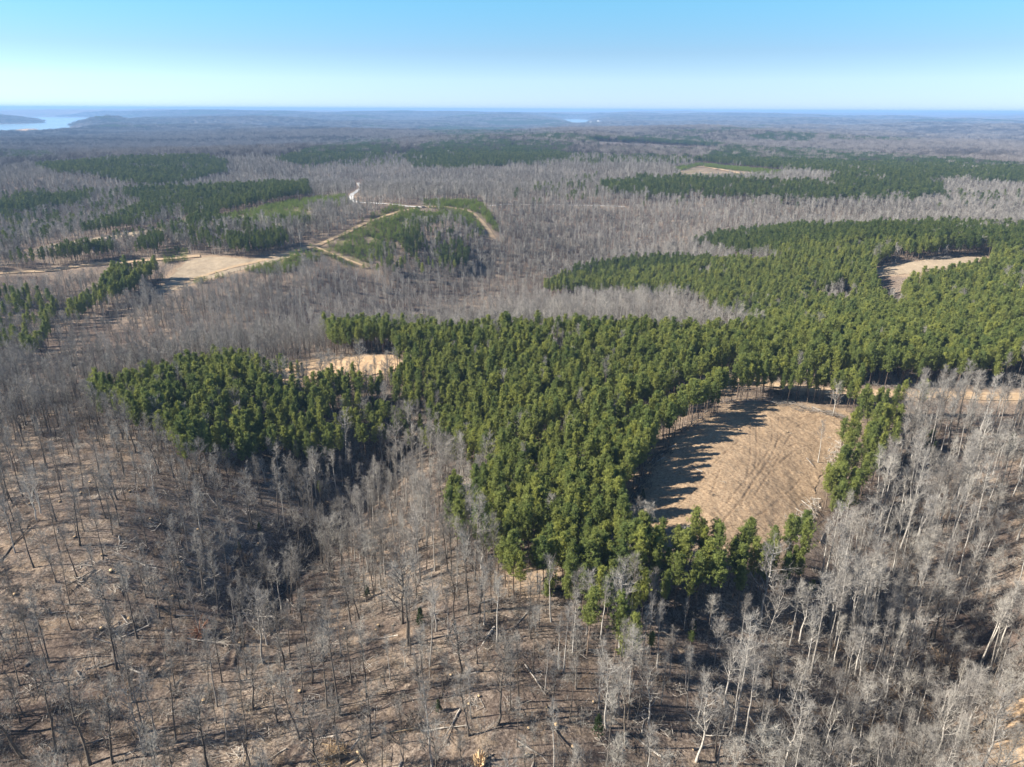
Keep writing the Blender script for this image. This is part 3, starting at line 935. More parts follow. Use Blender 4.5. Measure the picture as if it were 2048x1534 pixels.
def sheet(name, poly, mat, cell, off, label, category, ruts=(), rough=0.1):
    x0, y0 = poly.min(0) - 2; x1, y1 = poly.max(0) + 2
    nx, ny = int((x1 - x0) / cell) + 1, int((y1 - y0) / cell) + 1
    X, Y = np.meshgrid(np.linspace(x0, x1, nx), np.linspace(y0, y1, ny), indexing='ij')
    d = seg_dist(X, Y, poly); ins = inside(X, Y, poly)
    sd = np.where(ins, d, -d) + cell * 4 * fbm(X / (cell * 9), Y / (cell * 9), 61, 3)
    Z = height(X, Y) + off * smooth(-1, 2 * cell, sd) + rough * (fbm(X / 2.2, Y / 2.2, 63, 3) + 0.7 * fbm(X / 0.8, Y / 0.8, 64, 2))
    rut = np.zeros(X.shape)
    for p, wd, dp in ruts:
        dd = seg_dist(X, Y, p, False)
        br = smooth(-0.25, 0.15, fbm(X / 2.5, Y / 2.5, 65, 2))
        Z += (-smooth(wd, wd * 0.3, dd) * dp + smooth(0.35, 0, np.abs(dd - wd * 1.3)) * dp * 0.5) * (0.4 + 0.6 * br)
        rut = np.maximum(rut, smooth(wd, wd * 0.4, dd) * 0.45 * br)
    keep = sd > 0
    i, j = np.meshgrid(np.arange(nx - 1), np.arange(ny - 1), indexing='ij')
    kk = keep[:-1, :-1] & keep[1:, :-1] & keep[1:, 1:] & keep[:-1, 1:]
    i, j = i[kk], j[kk]
    F = np.stack([i * ny + j, (i + 1) * ny + j, (i + 1) * ny + j + 1, i * ny + j + 1], -1)
    used, inv = np.unique(F.ravel(), return_inverse=True)
    V = np.stack([X, Y, Z], -1).reshape(-1, 3)[used]
    me = mesh_from(name, V, None, inv.reshape(-1, 4), [mat], smooth_=True)
    fattr(me, "rut", rut.ravel()[used])
    return link(name, me, label=label, category=category, kind="structure")

FR = [gline(v, 1.5) for v in [
    [(1500,836),(1501,880),(1500,920),(1490,970)], [(1512,836),(1513,880),(1513,915),(1506,950)],
    [(1542,838),(1545,870),(1535,905),(1500,950),(1450,1010),(1400,1060)], [(1558,836),(1556,870),(1548,905),(1515,955),(1470,1015),(1420,1070)],
    [(1640,822),(1590,842),(1562,872),(1540,915),(1505,965),(1480,1010)], [(1645,832),(1600,850),(1575,880),(1552,925),(1520,975),(1490,1022)],
    [(1700,880),(1620,882),(1580,893),(1545,920)], [(1690,890),(1630,890),(1590,902),(1560,926)],
    [(1520,842),(1580,836),(1640,834),(1690,842)], [(1440,940),(1420,990),(1390,1030),(1350,1060)],
    [(1350,1015),(1385,985),(1430,925),(1480,880)], [(1440,1060),(1500,1040),(1560,1000),(1600,960)]]]
sheet("harvested_clearing", CLEARP['harvested'], M_FIELD, 0.36, 0.10, "large tan clearing scored with curved tyre ruts beside the pine block", "clearing", [(p, 0.40, 0.09) for p in FR], 0.11)
sheet("sandy_clearing", CLEARP['upper'], M_SAND, 0.6, 0.12, "orange sandy clearing in the middle of the pine ridge", "clearing", [(gline([(560,770),(640,745),(760,728),(1000,730),(1180,722)], 3), 0.8, 0.15)], 0.2)
sheet("grassy_clearing", CLEARP['far_right'], M_HILL, 1.0, 0.2, "pale straw coloured clearing behind pines at the right", "clearing", (), 0.2)
sheet("hilltop_landing", CLEARP['hilltop'], M_HILL, 1.0, 0.25, "pale bare landing on top of the hill at the left", "clearing", [(gline([(345,575),(420,550),(520,523),(590,504)], 4), 1.2, 0.2)], 0.2)
sheet("grass_strip", CLEARP['strip'], M_HILL, 1.4, 0.3, "long narrow pale grass strip between tree rows at the left", "clearing", (), 0.2)
sheet("clay_bank", CLEARP['corner'], M_SAND, 0.3, 0.1, "yellow clay bank in the bottom right corner", "bank", (), 0.35)

def road(name, key, mat, off, label):
    p, wd = ROADP[key]
    n = len(p)
    tg = np.gradient(p, axis=0); tg /= np.linalg.norm(tg, axis=1)[:, None] + 1e-9
    nr = np.stack([-tg[:, 1], tg[:, 0]], 1)
    k = 9
    s = np.linspace(-1, 1, k)
    edge = 1 + 0.16 * fbm(p[:, 0] / 6, p[:, 1] / 6, 41, 3)
    P = p[:, None, :] + nr[:, None, :] * (s[None, :, None] * wd / 2 * edge[:, None, None])
    Z = height(P[..., 0], P[..., 1], False) + off
    rut = np.where((np.abs(np.abs(s) - 0.5) < 0.13), 0.4, 0.0)[None, :] * np.ones((n, 1))
    Z = Z - 0.10 * (rut > 0)
    V = np.concatenate([P, Z[..., None]], -1).reshape(-1, 3)
    i, j = np.meshgrid(np.arange(n - 1), np.arange(k - 1), indexing='ij')
    F = np.stack([i * k + j, (i + 1) * k + j, (i + 1) * k + j + 1, i * k + j + 1], -1).reshape(-1, 4)
    me = mesh_from(name, V, None, F, [mat], smooth_=True)
    fattr(me, "rut", rut.ravel())
    link(name, me, label=label, category="road", kind="structure")
road("forest_road", 'forest', M_ROAD, 0.25, "straight tan dirt road passing behind the large tan clearing")
road("ridge_road", 'ridge', M_ROAD, 0.40, "winding tan dirt road along the crest of the far hill")
road("gravel_road", 'gravel', M_GRAVEL, 0.50, "pale grey gravel road curving into the woods beyond the hill")
road("orange_track", 'left', M_ROAD, 0.40, "orange dirt track running along the hill at the left edge")
road("spur_track", 'spur', M_ROAD, 0.35, "short tan spur track dropping between young pines")
road("county_road", 'county', M_GRAVEL, 0.6, "thin pale road glimpsed through bare trees beyond the hill")
road("distant_track", 'distant', M_ROAD, 0.7, "short pale track in the far green opening at the right")
road("pine_track", 'loop', M_ROAD, 0.22, "narrow orange track in the pines above the tan clearing")

# lakes
m_water, t, b = material("water", 0.16, 0.5)
b.inputs["Base Color"].default_value = (0.26, 0.34, 0.38, 1)
co = N(t, "ShaderNodeTexCoord").outputs["Object"]
bumped(t, b, noise(t, co, 0.02, 6, 0.7), 0.5, 6.0)
for nm, lk, lb in (("lake", LAKE_A, "wide blue lake near the horizon behind the wooded headland"), ("lake_inlet", LAKE_B, "small blue inlet of water just below the horizon")):
    lo, hi = lk.min(0) - 400, lk.max(0) + 400
    me = mesh_from(nm, [(lo[0], lo[1], LAKE_Z), (hi[0], lo[1], LAKE_Z), (hi[0], hi[1], LAKE_Z), (lo[0], hi[1], LAKE_Z)], None, [(0, 1, 2, 3)], [m_water])
    link(nm, me, label=lb, category="lake", kind="structure")

# ------------------------------------------------------------------ haze: one closed box round everything, sky outside
m_h = bpy.data.materials.new("haze"); m_h.use_nodes = True
t = m_h.node_tree
t.nodes.remove(t.nodes["Principled BSDF"])
pv = N(t, "ShaderNodeVolumePrincipled")
for nm in ("Density Attribute", "Color Attribute", "Temperature Attribute"):
    if nm in pv.inputs: pv.inputs[nm].default_value = ""
pv.inputs["Color"].default_value = (0.30, 0.52, 0.86, 1)
pv.inputs["Density"].default_value = HAZE
pv.inputs["Anisotropy"].default_value = 0.0
t.links.new(pv.outputs[0], t.nodes["Material Output"].inputs["Volume"])
g = Geo(); g.box((-48000, -48000, -160), (48000, 48000, 135))
link("haze", g.mesh("haze", [m_h]), label="thin blue haze filling the air over the woods", category="haze", kind="stuff")

# ------------------------------------------------------------------ scatter positions
def sector_points(r0, r1, spacing, amax, jit=0.42, seed=1):
    rg = np.random.default_rng(seed)
    nx = int(r1 / spacing) + 2
    i, j = np.meshgrid(np.arange(-nx, nx + 1), np.arange(-2, int(r1 / spacing / 0.866) + 2), indexing='ij')
    x = (i + 0.5 * (j % 2)) * spacing; y = j * spacing * 0.866
    x = x.ravel() + rg.uniform(-jit, jit, x.size) * spacing; y = y.ravel() + rg.uniform(-jit, jit, y.size) * spacing
    r = np.hypot(x, y); a = np.arctan2(x, y)
    k = (r >= r0) & (r < r1) & (np.abs(a) < amax)
    return x[k], y[k]

trees = {k: [] for k in ('x', 'y', 'z', 'cls', 'h', 'var', 'rot', 'pale', 'lx', 'ly', 'w', 'hero')}
def add(x, y, z, cls, h, var, rot, pale, lx, ly, w, hero=0):
    n = len(x)
    for k, v in zip(trees, (x, y, z, cls, h, var, rot, pale, lx, ly, w, np.full(n, hero))):
        trees[k].append(np.broadcast_to(v, (n,)).astype(float))

# individually placed leafless trees of the foreground: base pixel, top pixel, b(road)/s(lim), p(ale)/g(rey)
HERO = [
 (805,1247,790,1085,'b','g'),(821,1310,812,1180,'s','g'),(872,1262,866,1140,'b','p'),(833,1195,828,1110,'s','g'),(765,1220,757,1130,'s','g'),(750,1206,742,1120,'s','g'),(720,1221,712,1130,'s','g'),
 (884,1188,878,1090,'s','p'),(914,1188,908,1095,'s','p'),(968,1250,968,1130,'s','p'),(994,1284,996,1150,'s','p'),(954,1327,948,1235,'b','g'),(995,1450,972,1280,'b','g'),(1021,1420,1012,1290,'s','g'),
 (1039,1405,1030,1265,'s','g'),(1067,1348,1072,1210,'s','g'),(1011,1366,1002,1290,'s','g'),(942,1437,935,1325,'s','p'),(937,1471,912,1345,'b','g'),(883,1393,868,1310,'s','g'),(742,1476,725,1360,'b','g'),
 (803,1488,790,1395,'s','g'),(865,1545,858,1350,'s','p'),(781,1361,775,1270,'s','p'),(1090,1383,1082,1280,'s','p'),(1034,1494,1030,1400,'s','g'),
 (361,1217,320,1100,'s','g'),(438,1231,400,1110,'s','g'),(333,1324,298,1215,'s','g'),(528,1328,502,1170,'b','p'),(534,1290,526,1180,'s','p'),(494,1351,488,1240,'s','g'),(482,1367,466,1270,'s','g'),
 (615,1303,594,1180,'s','g'),(625,1366,596,1250,'b','g'),(680,1432,640,1230,'s','g'),(455,1152,436,1050,'s','g'),(411,1207,400,1110,'s','g'),(580,1314,565,1210,'s','g'),
 (207,1120,180,1010,'s','g'),(205,1200,170,1090,'s','g'),(120,1105,95,1000,'s','g'),(98,1325,60,1190,'s','g'),(265,1405,225,1260,'s','g'),(140,1210,110,1105,'s','g'),(45,1515,20,1330,'b','g'),(180,1530,130,1340,'b','g'),
 (352,1485,330,1330,'s','g'),(500,1534,455,1390,'s','g'),(600,1480,560,1340,'b','g'),(555,1445,535,1330,'s','g'),(420,1555,380,1370,'b','g'),
 (1117,1337,1118,1225,'s','p'),(1127,1346,1131,1215,'s','p'),(1152,1378,1148,1245,'s','g'),(1301,1248,1308,1140,'s','p'),(1304,1247,1322,1150,'s','p'),(1298,1247,1300,1160,'s','p'),(1368,1259,1373,1195,'s','p'),(1260,1408,1264,1250,'s','p'),
 (1427,1336,1442,1235,'b','p'),(1280,1419,1292,1290,'s','g'),(1322,1411,1324,1300,'s','p'),(1371,1381,1376,1295,'s','p'),(1375,1379,1392,1290,'s','p'),(1212,1455,1202,1310,'b','p'),(1300,1460,1306,1320,'b','p'),(1396,1450,1412,1335,'b','p'),
 (1470,1450,1502,1225,'s','p'),(1460,1476,1482,1300,'s','p'),(1489,1484,1522,1310,'s','p'),(1393,1523,1402,1360,'b','p'),(1565,1545,1592,1380,'b','p'),(1798,1377,1842,1225,'b','p'),(1698,1313,1752,1060,'s','p'),(1709,1313,1768,1040,'s','p'),
 (1670,1295,1716,1080,'s','p'),(1622,1350,1652,1150,'s','p'),(1600,1392,1628,1220,'s','p'),(1872,1511,1905,1380,'b','p'),(1957,1545,2010,1370,'b','p'),(2020,1392,2034,1300,'s','p'),(1732,1482,1762,1350,'b','p'),
 (1640,1180,1668,1040,'s','p'),(1655,1215,1690,1050,'s','p'),(1742,1190,1790,1010,'s','p'),(1800,1100,1850,930,'s','p'),(1812,1060,1850,900,'s','p'),(1860,1200,1900,1080,'s','p'),(1960,1240,1990,1140,'b','p'),(2035,1080,2060,950,'b','p'),
 (1636,925,1650,840,'s','p'),(1665,832,1672,760,'b','p'),(1790,1480,1812,1390,'s','p'),(1580,1290,1600,1160,'s','p'),(1530,1290,1545,1160,'b','p'),(1480,1300,1492,1190,'s','p'),(1650,1500,1680,1400,'b','p'),
]
hx, hy, hh, hv, hp, htilt = [], [], [], [], [], []
for i, (bx, by, tx, ty, kd, tn) in enumerate(HERO):
    X, Y = ground_at(bx, by)
    z = float(height(np.array([X]), np.array([Y]))[0])
    lo, hi = 3.0, 40.0
    for _ in range(30):
        mid = (lo + hi) / 2
        u, v, d = project(X, Y, z + mid)
        if v > ty: lo = mid
        else: hi = mid
    h = min(27, max(8, lo))
    u, v, d = project(X, Y, z + h)
    dep = math.hypot(X, Y)
    lat = (tx - u) * d / FPX                            # sideways lean in metres
    a = math.atan2(X, Y)
    htilt.append((math.atan2(lat, h), a))
    hx.append(X); hy.append(Y); hh.append(h); hp.append(tn == 'p')
    hv.append((i % NV) + (NV if kd == 'b' else 0))
hx, hy = np.array(hx), np.array(hy)
# lean about the view direction: expressed as euler x, y
lx = np.array([-math.sin(a) * 0 for _, a in htilt]); ly = np.array([max(-0.3, min(0.3, l)) for l, _ in htilt])
add(hx, hy, height(hx, hy), 0, np.array(hh), np.array(hv), RNG.uniform(0, 6.28, len(hx)), np.array(hp), lx, ly, 1.0, 1)

HPINE = [(1093,1226,1086,1158,1),(1145,1200,1140,1120,1),(1300,1312,1306,1262,1.2),(1380,1300,1388,1262,1.1),(1252,1268,1258,1225,1.1),(1235,1295,1240,1258,1),(1620,1200,1622,1160,1),
         (1740,960,1752,905,1.1),(1722,985,1730,935,1.1),(1662,1000,1665,945,1.2),(1690,940,1700,880,1.1),(1710,900,1722,845,1.1),(1728,860,1740,805,1.1),(1780,850,1790,800,1.1),(1672,985,1690,930,1),
         (1540,1120,1535,1050,1.1),(1600,1115,1598,1020,1.1),(1490,1140,1492,1035,1.1),(1420,1150,1425,1040,1.1),(640,1000,640,960,.9),(1840,905,1845,855,1)]
pxs, pys, phs, pws = [], [], [], []
for bx, by, tx, ty, wd in HPINE:
    X, Y = ground_at(bx, by)
    z = float(height(np.array([X]), np.array([Y]))[0])
    lo, hi = 2.0, 30.0
    for _ in range(30):
        mid = (lo + hi) / 2
        if project(X, Y, z + mid)[1] > ty: lo = mid
        else: hi = mid
    pxs.append(X); pys.append(Y); phs.append(max(4, min(lo, 18))); pws.append(wd)
pxs, pys = np.array(pxs), np.array(pys)
add(pxs, pys, height(pxs, pys), 1, np.array(phs), RNG.integers(0, 8, len(pxs)), RNG.uniform(0, 6.28, len(pxs)), 0, 0, 0, np.array(pws), 1)

young = []
for (r0, r1, sp, am, sd) in ((20, 420, 3.4, 1.12, 5), (420, 760, 3.5, 0.72, 6), (760, 1700, 5.6, 0.68, 7)):
    x, y = sector_points(r0, r1, sp, am, 0.40, sd)
    z = height(x, y)
    n = len(x)
    cls, pale, ug, vg, low = classify(x, y, z, RNG.random(n), RNG.random(n))
    bare_share = np.where(np.hypot(x, y) < 380, (sp / 4.5) ** 2, (sp / 4.6) ** 2) if r1 < 800 else (sp / 5.6) ** 2
    cls[(cls == 0) & (RNG.random(n) > bare_share)] = -1
    k0 = (cls == 0)
    if r0 < 100:                                     # leave room round the placed trees
        dd = ((x[:, None] - hx) ** 2 + (y[:, None] - hy) ** 2).min(1)
        fg = vg > 1040
        cls[k0 & (dd < 9) & fg] = -1
    k = (cls >= 0) & (cls < 2)
    hb = RNG.normal(15.0, 2.6, n) * np.where(inside(ug, vg, [(1480,780),(2300,780),(2300,1330),(1650,1400),(1480,1250)]), 1.35, 1)
    hb = np.where(RNG.random(n) < 0.25, RNG.uniform(6, 11, n), hb)
    hb = np.where(low, RNG.uniform(2.5, 5.5, n), hb)
    hb = np.clip(hb, 2.5, 25) * (1 + 0.25 * fbm(x / 70, y / 50, 81, 3)) * np.where(np.hypot(x, y) > 380, 0.80, 1)
    hpn = np.clip(RNG.normal(14.8, 1.7, n), 8, 19) * (1 + 0.10 * fbm(x / 50, y / 50, 82, 2))
    h = np.where(cls == 1, hpn, hb)
    broad = RNG.random(n) < np.where(np.hypot(x, y) > 380, 0.65, 0) + (np.hypot(x, y) <= 380) * np.where(inside(ug, vg, [(1480,780),(2300,780),(2300,1330),(1650,1400),(1480,1250)]), 0.10, 0.28)
    var = np.where(cls == 1, RNG.integers(0, 10, n), RNG.integers(0, NV, n) + NV * broad)
    isp = RNG.random(n) < np.where(pale, 0.72, 0.16) + 0.5 * smooth(0.05, 0.4, fbm(x / 110, y / 70, 111, 3)) * (r0 > 400) + 0.22 * (r0 > 400) + (0.3 if r0 > 400 else 0) * (fbm(x / 110, y / 70, 111, 3) > 0)
    wdt = np.where(cls == 1, RNG.uniform(0.75, 1.15, n) * (sp / 3.7) ** 0.6, RNG.uniform(0.85, 1.2, n))
    add(x[k], y[k], z[k] - 0.15, cls[k], h[k], var[k], RNG.uniform(0, 6.28, k.sum()), isp[k], RNG.normal(0, .03, k.sum()), RNG.normal(0, .03, k.sum()), wdt[k])
    k = cls == 2
    reps = 5 if sp < 5 else 8
    for q in range(reps):
        xx = x[k] + RNG.uniform(-sp / 2, sp / 2, k.sum()); yy = y[k] + RNG.uniform(-sp / 2, sp / 2, k.sum())
        young.append(np.stack([xx, yy, height(xx, yy)], 1))
T_ = {k: np.concatenate(v) for k, v in trees.items()}
young = np.concatenate(young)

# which ones show largest: inside the frame and nearest
u, v, d = project(T_['x'], T_['y'], T_['z'] + T_['h'] * 0.6)
vis = (u > -15) & (u < 2063) & (v > 0) & (v < 1545) & (d > 5)
size = np.where(vis, T_['h'] / np.maximum(d, 1), 0)
def largest(cls, n, lim):
    k = np.where((T_['cls'] == cls) & vis)[0]
    hero = k[T_['hero'][k] > 0]
    rest = k[T_['hero'][k] == 0]
    rest = rest[np.argsort(-size[rest])]
    return np.concatenate([hero, rest])[:n]
SEL0 = largest(0, 300, 0); SEL1 = largest(1, 300, 0)
ug, vg, _ = project(T_['x'], T_['y'], T_['z'])

def tree_meshes(pairs, name, mt, mk):
    out = []
    for i, (T, K) in enumerate(pairs):
        out.append((T.mesh("%s_trunk" % name, [mt]), K.mesh("%s_crown" % name, [mk])))
    return out
ME_G = tree_meshes(BARE_GEO, "grey_tree", M_GREY, M_TWIG_G)
ME_P = tree_meshes(BARE_GEO, "pale_tree", M_PALE, M_TWIG_P)
ME_N = tree_meshes(PINES, "pine", M_PINEBARK, M_NEEDLE)

# ------------------------------------------------------------------ single things
def gz(X, Y):
    return float(height(np.array([X]), np.array([Y]))[0])
def slope_q(X, Y, yaw):
    """rotation that lays a thing on the slope, its x axis along yaw"""
    e = 0.8
    n = Vector((gz(X - e, Y) - gz(X + e, Y), gz(X, Y - e) - gz(X, Y + e), 2 * e)).normalized()
    xa = Vector((math.cos(yaw), math.sin(yaw), 0)); xa = (xa - n * xa.dot(n)).normalized()
    return Matrix((xa, n.cross(xa), n)).transposed().to_quaternion()
LATER_FALL = []
LAND = []                                  # landmarks used in the labels of the trees: x, y, words
def thing(name, label, cat, X, Y, z=None, yaw=0.0, group=None, scale=1.0, me=None, lay=False):
    o = link(name, me, label=label, category=cat)
    if group: o["group"] = group
    o.location = (X, Y, gz(X, Y) if z is None else z)
    if lay:
        o.rotation_mode = 'QUATERNION'; o.rotation_quaternion = slope_q(X, Y, yaw)
    else:
        o.rotation_euler = (0, 0, yaw)
    o.scale = (scale,) * 3
    return o

# fallen trees: 1 unit long along x, trunk then a fan of branches
def fallen_geo(seed, bushy=1.0, L=14.0):
    rg = np.random.default_rng(seed)
    T, K = Geo(), Geo()
    n = 7
    x = np.linspace(0, 1, n)
    pts = np.stack([x * L * 0.8, np.cumsum(rg.normal(0, 0.12, n)), 0.22 + 0.35 * x ** 2 * rg.random()], 1)
    T.tube(pts, np.linspace(0.24, 0.07, n), 6, 0, cap=1)
    nb = int(13 * bushy)
    for i in range(nb):
        f = rg.uniform(0.42, 1.0)
        k = min(n - 2, int(f * (n - 1))); t = f * (n - 1) - k
        p = pts[k] * (1 - t) + pts[k + 1] * t
        a = rg.normal(0, 0.62); e = rg.uniform(-0.05, 0.55)
        d = np.array([math.cos(a) * math.cos(e), math.sin(a) * math.cos(e), math.sin(e)])
        bp = curve_pts(p, d, L * rg.uniform(0.12, 0.30), 3, -0.1, rg, 0.12)
        bp[:, 2] = np.maximum(bp[:, 2], 0.06)
        K.tube(bp, np.linspace(0.075, 0.02, 4), 3)
        for _ in range(10):
            h = rg.uniform(0.1, 1) * 3; kk = min(2, int(h)); q = bp[kk] * (1 - h + kk) + bp[kk + 1] * (h - kk)
            d3 = unit(d + rg.normal(0, 0.55, 3)); e2 = q + d3 * rg.uniform(0.6, 1.8)
            e2[2] = max(e2[2], 0.02)
            K.ribbon(q, e2, 0.020, 0.008, rg.normal(0, 1, 3))
    return T, K
FALL = [fallen_geo(800 + i, 1.0 if i < 3 else 0.45) for i in range(5)]
FM = {}
for tone, mb in (("pale", M_DEAD), ("dark", M_GREY)):
    for i, (T, K) in enumerate(FALL):
        FM[tone, i] = (T.mesh("fallen_trunk", [mb, M_WOOD]), K.mesh("fallen_crown", [mb]))
FALLEN = [  # butt pixel, tip pixel, tone, variant, label, short name for other labels
 (312,1213,440,1280,'dark',1,"dark fallen tree slanting across the slope into a rusty brown root mound","the rusty root mound"),
 (371,1132,490,1192,'dark',3,"long dark fallen trunk propped above the twin skidder ruts","the twin skidder ruts"),
 (576,1310,652,1287,'dark',4,"straight grey log lying just below the fork of the ravine","the straight grey log"),
 (593,1349,682,1326,'pale',2,"pale fallen tree with bleached branches in the middle of the thinned hillside","the bleached fallen tree"),
 (796,1271,718,1284,'pale',0,"pale branchy treetop lying on brown leaves below the bare slope","the pale branchy treetop"),
 (908,1242,888,1325,'dark',0,"dark bushy fallen top pointing straight down the slope","the dark bushy top"),
 (990,1256,905,1362,'pale',1,"long pale fallen tree with fine grey branches running towards the camera","the long pale deadfall"),
 (1056,1224,1020,1268,'pale',3,"short white snapped trunk lying near the lone small pine","the white snapped trunk"),
 (667,1474,608,1486,'pale',3,"splintered white trunk pieces lying at the lower edge of the hillside","the splintered white trunk"),
 (327,1466,405,1438,'dark',2,"grey fallen tree with upturned branches beside a patch of rusty leaves","the grey upturned branches"),
 (190,1140,118,1192,'dark',0,"dark heap of a fallen crown on the rounded left hillside","the dark fallen crown"),
 (0,1125,88,1034,'dark',4,"long strip of dark shade, shaped as a log, on the upper left slope","the upper left log"),  # a strip of dark shade, built here as a log shape
 (108,1203,165,1222,'pale',2,"small white branching deadfall below the dark fallen crown","the small white deadfall"),
 (98,1226,146,1226,'pale',4,"short straight white log on the left hillside","the short white log"),
 (230,1258,290,1232,'pale',0,"pale tangle of a felled top on the left slope","the pale felled top"),
 (345,1375,385,1332,'pale',3,"thin pale pole leaning on the ground in the lower left woods","the thin pale pole"),
 (1225,1440,1306,1503,'dark',3,"dark curved fallen tree crossing the bottom of the photo","the dark curved deadfall"),
 (1925,1405,1955,1412,'pale',3,"short pale log on the dark brushy slope at the lower right","the brushy slope log"),
 (1962,1488,1900,1492,'pale',1,"white fallen tree with curling branches above the clay bank","the clay bank deadfall"),
 (1775,1452,1812,1490,'pale',3,"thin straight fallen pole among brown brush at the lower right","the straight fallen pole"),
 (1905,1165,1868,1178,'pale',2,"pale fallen treetop on the dark striped slope at the right","the striped slope treetop"),
 (1925,1250,1890,1262,'pale',4,"pale stick-like log lying on the right hand slope","the stick-like log"),
 (1600,1150,1650,1175,'dark',2,"grey fallen crown among slender trees beside the clearing","the grey fallen crown"),
 (1638,1085,1665,1050,'pale',1,"pale uprooted tree leaning out of the clearing edge","the uprooted edge tree"),
 (40,780,90,800,'pale',4,"white log lying on the bare shoulder at the far left","the far left log"),
 (250,1512,330,1480,'pale',0,"pale felled top at the bottom left corner of the hillside","the bottom left top"),
 (700,1500,745,1440,'pale',2,"untidy pale slash lying beside the cut tan log rounds","the untidy pale slash"),
 (840,1385,770,1400,'dark',1,"dark fallen crown arching over brown leaves in the lower middle","the arching fallen crown"),
]
for bx, by, tx, ty, tone, vi, lab, short in FALLEN:
    X0, Y0 = ground_at(bx, by); X1, Y1 = ground_at(tx, ty)
    L = math.hypot(X1 - X0, Y1 - Y0)
    e = thing("fallen_tree", lab, "fallen tree", X0, Y0, yaw=math.atan2(Y1 - Y0, X1 - X0), group="fallen trees left by logging", lay=True)
    s = max(0.35, min(1.5, L / 14.0)); e.scale = (s, max(s, 0.7), max(s, 0.7))
    link("trunk", FM[tone, vi][0], e); link("crown", FM[tone, vi][1], e)
    LAND.append(((X0 + X1) / 2, (Y0 + Y1) / 2, short))

# more trees felled and left across the thinned slopes
NEARFALL = []
for k in range(46):
    for _ in range(50):
        px, py = random.uniform(0, 1650), random.uniform(1010, 1530)
        if py > 1010 + (px - 1000) * 0.35 and min(math.hypot(px - a[0], py - a[1]) for a in [(q[0], q[1]) for q in FALLEN] + NEARFALL) > 55 and not (1180 < px < 1650 and py < 1200): break
    NEARFALL.append((px, py))
    X, Y = ground_at(px, py)
    tone = random.choice(["pale", "pale", "dark"]); vi = random.randrange(5)
    NF = (X, Y, tone, vi, random.uniform(0, 6.28), random.uniform(5, 13))
    NEARFALL[-1] = (px, py)
    LATER_FALL.append(NF + (px, py))
# stumps
g = Geo(); g.tube([(0, 0, -0.1), (0, 0, 0.12), (0, 0, 0.45)], [0.46, 0.36, 0.31], 10, 0)
g2 = Geo(); g2.tube([(0, 0, 0.44), (0.0, 0, 0.47)], [0.305, 0.30], 10, 0, cap=0)
g2.v.append(np.array([(0, 0, 0.475)])); c0 = g2.n; g2.n += 1
for j in range(10): g2.t.append((10 + j, 10 + (j + 1) % 10, c0)); g2.tm.append(0)
me_sb, me_sf = g.mesh("stump_side", [M_GREY]), g2.mesh("stump_cut_face", [M_WOOD])
STUMPS = [(222,1143),(455,1190),(345,1194),(203,1260),(258,1240),(545,1104),(515,1090),(180,966),(162,988),(120,1005),(355,1128),(204,1111),(232,1145),(395,1062),(787,1251),(757,1254),(752,1262),
          (903,1240),(958,1394),(938,1411),(1054,1512),(1057,1458),(1092,1417),(902,1351),(1186,1405),(1112,1455),(1145,1495),(1706,1458),(1952,1468),(1577,1508),(600,1385),(408,1405),(480,1290),(690,1260),(815,1292),
          (640,1215),(60,1010),(30,1190),(150,1075),(300,1040),(260,985),(1575,865),(1700,905),(1478,862),(1345,905)]
SG = []
for i, (px, py) in enumerate(STUMPS):
    X, Y = ground_at(px, py)
    s = random.uniform(0.75, 1.5)
    SG.append((px, py, X, Y, s))
# cut logs
g = Geo(); g.tube([(-0.5, 0, 0.14), (0, 0.01, 0.15), (0.5, 0, 0.14)], [0.155, 0.15, 0.145], 8, 0, cap=1)
me_log = g.mesh("log", [M_DEAD, M_WOOD]); g = Geo(); g.tube([(-0.5, 0, 0.14), (0, 0.01, 0.15), (0.5, 0, 0.14)], [0.155, 0.15, 0.145], 8, 0, cap=1)
me_log_f = g.mesh("log_fresh", [M_WOOD, M_WOOD])
LOGS = [
 (703,1527,2.2,0.6,1,"leftmost of the fresh tan log rounds by the bottom edge"),(711,1520,2.0,0.9,1,"middle one of the fresh tan log rounds by the bottom edge"),(721,1514,2.6,2.2,1,"longest fresh tan log round, right of its fellows by the bottom edge"),
 (722,1166,2.0,0.2,1,"tan cut log lying at the top of the thinned slope"),(711,1168,1.6,0.4,1,"shorter tan log beside the cut log at the top of the slope"),(810,1196,2.4,0.3,1,"tan log under the big branchy tree on the slope"),
 (833,1189,5.0,0.0,0,"pale straight log lying across the slope above the branchy tree"),(810,1462,5.0,0.1,1,"long orange tan log lying by a dark trunk near the bottom"),(975,1203,3.5,0.4,0,"pale log beside the right side brush on the upper slope"),
 (420,1262,2.2,0.7,1,"yellow cut log beyond the rusty root mound"),(365,1232,4.0,0.3,0,"pale straight log above the rusty root mound"),(512,1256,1.8,1.2,1,"short tan log at the foot of the ravine"),
 (1130,1180,3.0,2.6,0,"pale log at the foot of the pine block"),(220,1330,4.0,0.5,0,"grey white log in the lower left brush"),(160,1352,3.2,2.4,0,"white log slanting down in the far lower left"),(60,1325,2.2,1.2,0,"white stub of log standing out at the lower left edge"),
 (275,1345,5.0,2.8,0,"thin pale log in the lower left woods"),(1440,1395,6.0,2.4,0,"thin pale log beside the brown skid trail"),(1105,1420,2.0,0.3,1,"tan split log among brown leaves in the lower middle"),
 (1610,1430,1.6,1.0,1,"tan chunk of log among slender pale trees"),(1395,940,4.0,2.2,0,"pale stick of log lying in the large tan clearing"),(1620,925,4.5,1.8,0,"grey log standing out near the right edge of the clearing"),
]
